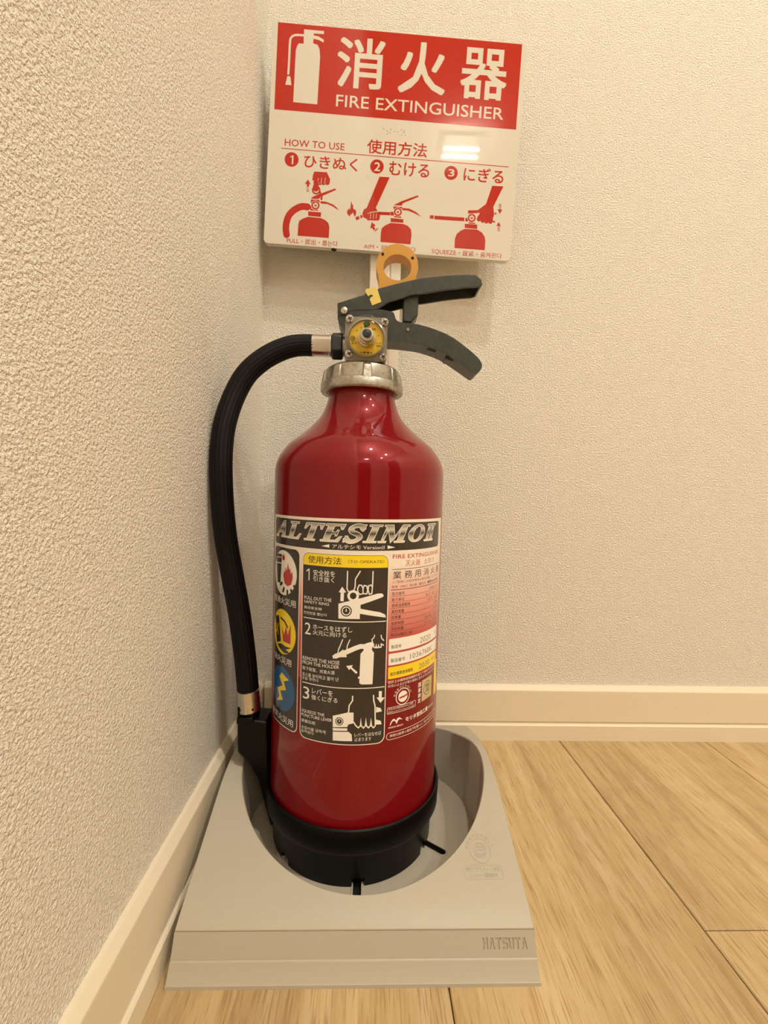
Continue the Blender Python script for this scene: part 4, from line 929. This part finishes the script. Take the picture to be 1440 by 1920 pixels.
('t', '耐圧試験圧力値', 26.7, 188.95, 18.34, 2.5, 'label_ink', 0.004),
('t', '1.6MPa', 71.5, 189.1, 10, 2.1, 'label_ink', 0),
('r', 25.4, 82, 178.4, 187.5, 0.8, 'label_cream'),
('r', 25.4, 82, 168.2, 176.8, 0.8, 'label_cream'),
('r', 25.4, 82, 158.3, 167, 0.8, 'label_yellow'),
('t', '製造年', 27.2, 180.2, 8.6, 2.7, 'label_ink', 0.004),
('t', '製造番号', 27.2, 170.2, 12, 2.7, 'label_ink', 0.004),
('t', '設計標準使用期限', 27, 160.4, 20, 2.7, 'label_ink', 0.01),
('t', '2020', 54.1, 179.7, 14.6, 4.4, 'label_grey', -0.014),
('t', '1036768K', 44, 170, 28.2, 4, 'label_grey', -0.014),
('t', '2030', 53.8, 160, 14.6, 4.2, 'label_grey', -0.014),
('t', '年', 76.5, 181.3, 3, 3, 'label_ink', 0),
('t', '年まで', 72, 161.5, 7.5, 2.4, 'label_ink', 0),
('t', '設計上の標準使用期限を超えて使用されますと、', 25.5, 154.9, 53, 2.1, 'label_cream', 0),
('t', '劣化によるけが等の事故に至るおそれがあります。', 25.5, 152.1, 53, 2.1, 'label_cream', 0),
('d', 38.4, 143.5, 6.3, 5.7, 'label_cream'),
('eco', 38.4, 143.5, 4.2, 'label_cream', 'label_red'),
('arc', 'ちきゅうにやさしい', 38.4, 143.5, 7.2, 1.7, 'label_cream'),
('o', 25.4, 51.1, 132.5, 137.4, 0.8, 0.3, 'label_cream'),
('t', '再生消火薬剤率40%以上使用', 26.4, 135.3, 22, 1.5, 'label_cream', 0),
('t', '回収およびリサイクルシステム有り', 26.4, 133.1, 23.5, 1.5, 'label_cream', 0),
('t', '国', 53.8, 146.0, 3.3, 3.3, 'label_cream', 0.02),
('t', '家', 53.8, 141.9, 3.3, 3.3, 'label_cream', 0.02),
('t', '検', 53.8, 137.8, 3.3, 3.3, 'label_cream', 0.02),
('t', '定', 53.8, 133.7, 3.3, 3.3, 'label_cream', 0.02),
('r', 58.4, 73.6, 133.5, 150, 0.4, 'label_tan'),
('d', 66, 142.2, 5.4, 4.9, 'label_ink'),
('t', '合格', 63.2, 142.6, 5.6, 2.8, 'label_ink', 0.02),
('t', '之証', 63.2, 139.2, 5.6, 2.8, 'label_ink', 0.02),
('r', 79, 86, 131, 159, 0.6, 'label_yellow'),
('p', [(27.6, 123.6), (28.6, 126.6), (30.2, 128.2), (31.6, 128.2), (32.8, 126.6), (34, 128.2), (35.8, 128.4), (38.6, 126.2), (36, 127), (34.6, 126.4), (33.4, 123.8), (32.6, 125.6), (31.2, 127), (29.6, 126.2), (28.6, 124.4)], 'label_cream'),
('t', 'MORITA GROUP', 26.8, 121.7, 12.4, 1.15, 'label_cream', 0.03),
('t', 'モリタ宮田工業', 41.4, 123.6, 26.2, 3.4, 'label_cream', 0.03),
('t', '株式会社', 68.6, 124, 10, 2.2, 'label_cream', 0),
('o', 25.2, 85, 113.2, 118.7, 2.7, 0.35, 'label_cream'),
('t', '神奈川県茅ヶ崎市下町屋1-1-1  TEL 0467-85-1210', 27.9, 115, 53, 2.2, 'label_cream', 0.004),
]
LABEL_LEVEL=[1, 1, 2, 1, 2, 3, 2, 2, 2, 2, 4, 4, 3, 3, 3, 3, 3, 3, 3, 3, 3, 3, 4, 5, 6, 7, 8, 9, 10, 3, 3, 3, 3, 3, 3, 3, 3, 3, 3, 3, 4, 4, 5, 6, 5, 7, 8, 9, 4, 3, 4, 3, 3, 3, 3, 3, 3, 3, 3, 3, 3, 3, 3, 4, 5, 6, 7, 4, 4, 5, 5, 5, 3, 3, 3, 3, 3, 4, 5, 5, 6, 7, 7, 8, 4, 7, 8, 4, 5, 6, 5, 6, 5, 4, 3, 3, 3, 1, 1, 1, 1, 1, 1, 1, 1, 1, 1, 1, 1, 1, 1, 1, 1, 1, 1, 1, 1, 1, 1, 1, 1, 1, 1, 1, 1, 1, 1, 1, 1, 1, 1, 1, 2, 2, 2, 2, 2, 2, 2, 2, 1, 1, 1, 2, 4, 5, 6, 6, 1, 1, 1, 1, 1, 2, 3, 3, 2, 1, 1, 1, 1, 1, 2]
for i_, q in enumerate(LABEL):
    LI = LABEL_LEVEL[i_]; k = q[0]
    if k == 't': wrap('lettering', *glyphs(q[1], q[2], q[3], q[4], q[5], q[7]), q[6], sheet)
    elif k == 'p': wrap('pictogram', *fill(q[1]), q[2], sheet)
    elif k == 'l': wrap('pictogram' if len(q[1]) > 2 else 'rule_line', *stroke(q[1], q[2]), q[3], sheet)
    elif k == 'd': wrap('disc', *ring2d(*q[1:5]), q[5], sheet)
    elif k == 'r': wrap('panel', *fill(rrect(*q[1:6])), q[6], sheet)
    elif k == 'y': wrap('heading_panel', *fill(rrect(*q[1:6], corners=(1, 1, 0, 0))), q[6], sheet)
    elif k == 'o':
        x0, x1, z0, z1, r_, w_, m_ = q[1:]; wrap('outline', *fill(rrect(x0, x1, z0, z1, r_), rrect(x0+w_, x1-w_, z0+w_, z1-w_, r_-w_)[::-1]), m_, sheet)
    elif k == 'flame': wrap('pictogram', *flame2d(*q[1:5]), q[5], sheet)
    elif k == 'logo': logo(*q[1:])
    elif k == 'eco':
        wrap('eco_mark', *ring2d(q[1], q[2], q[3], 0), q[4], sheet); LI += 1; wrap('eco_mark', *stroke([(q[1]-3.2, q[2]-.9), (q[1]-1, q[2]-.3), (q[1]+1.2, q[2]-.2), (q[1]+4.4, q[2]+.9)], 1.3), q[5], sheet)
    elif k == 'arc':
        for i, ch in enumerate(q[1]):
            a = radians(165-i*18.5); v2, f2 = glyphs(ch, -q[5]/2, -q[5]/2, q[5], q[5]); ca, sa = cos(a-pi/2), sin(a-pi/2)
            wrap('lettering', [(q[2]+(q[4]+.4)*cos(a)+x*ca-z*sa, q[3]+(q[4]+.4)*sin(a)+x*sa+z*ca) for x, z in v2], f2, q[6], sheet)

# ------------------------------------------------------------------ ceiling lamps of the corridor (seen as reflections)
def downlight(x, y, lab):
    d = tag(empty('downlight', (x, y, ZC)), lab, 'lamp', 'recessed ceiling downlights')
    MB().lathe([(.040, ZC-.002), (.042, ZC-.004), (.052, ZC-.004), (.054, ZC)], 40, (x, y)).build('trim_ring', 'lamp_trim', d, smooth='auto')
    p2, f2 = fill(circ(x, y, .040, 32)); mk('glowing_lens', [(a, b, ZC-.003) for a, b in p2], f2, 'lamp_glow', d)
DL = [(.52, -.88, 'recessed downlight above the corner with the stand'), (1.30, -1.20, 'recessed downlight nearest the right wall and the stand'), (1.36, -1.95, 'recessed downlight in the middle of the corridor near the right wall')]
for q in DL: downlight(*q)
tl = tag(empty('twin_tube_lamp', (.56, -2.60, ZC)), 'small twin tube ceiling lamp reflected in the sign', 'lamp')
MB().box((.43, -2.67, ZC-.02), (.69, -2.53, ZC)).build('lamp_base', 'lamp_metal', tl, bevel=.003)
for y in (-2.635, -2.565): MB().axis([(.007, 0), (.007, .22)], (.45, y, ZC-.075), (1, 0, 0), 16).build('glowing_tube', 'tube_glow', tl, smooth='auto')
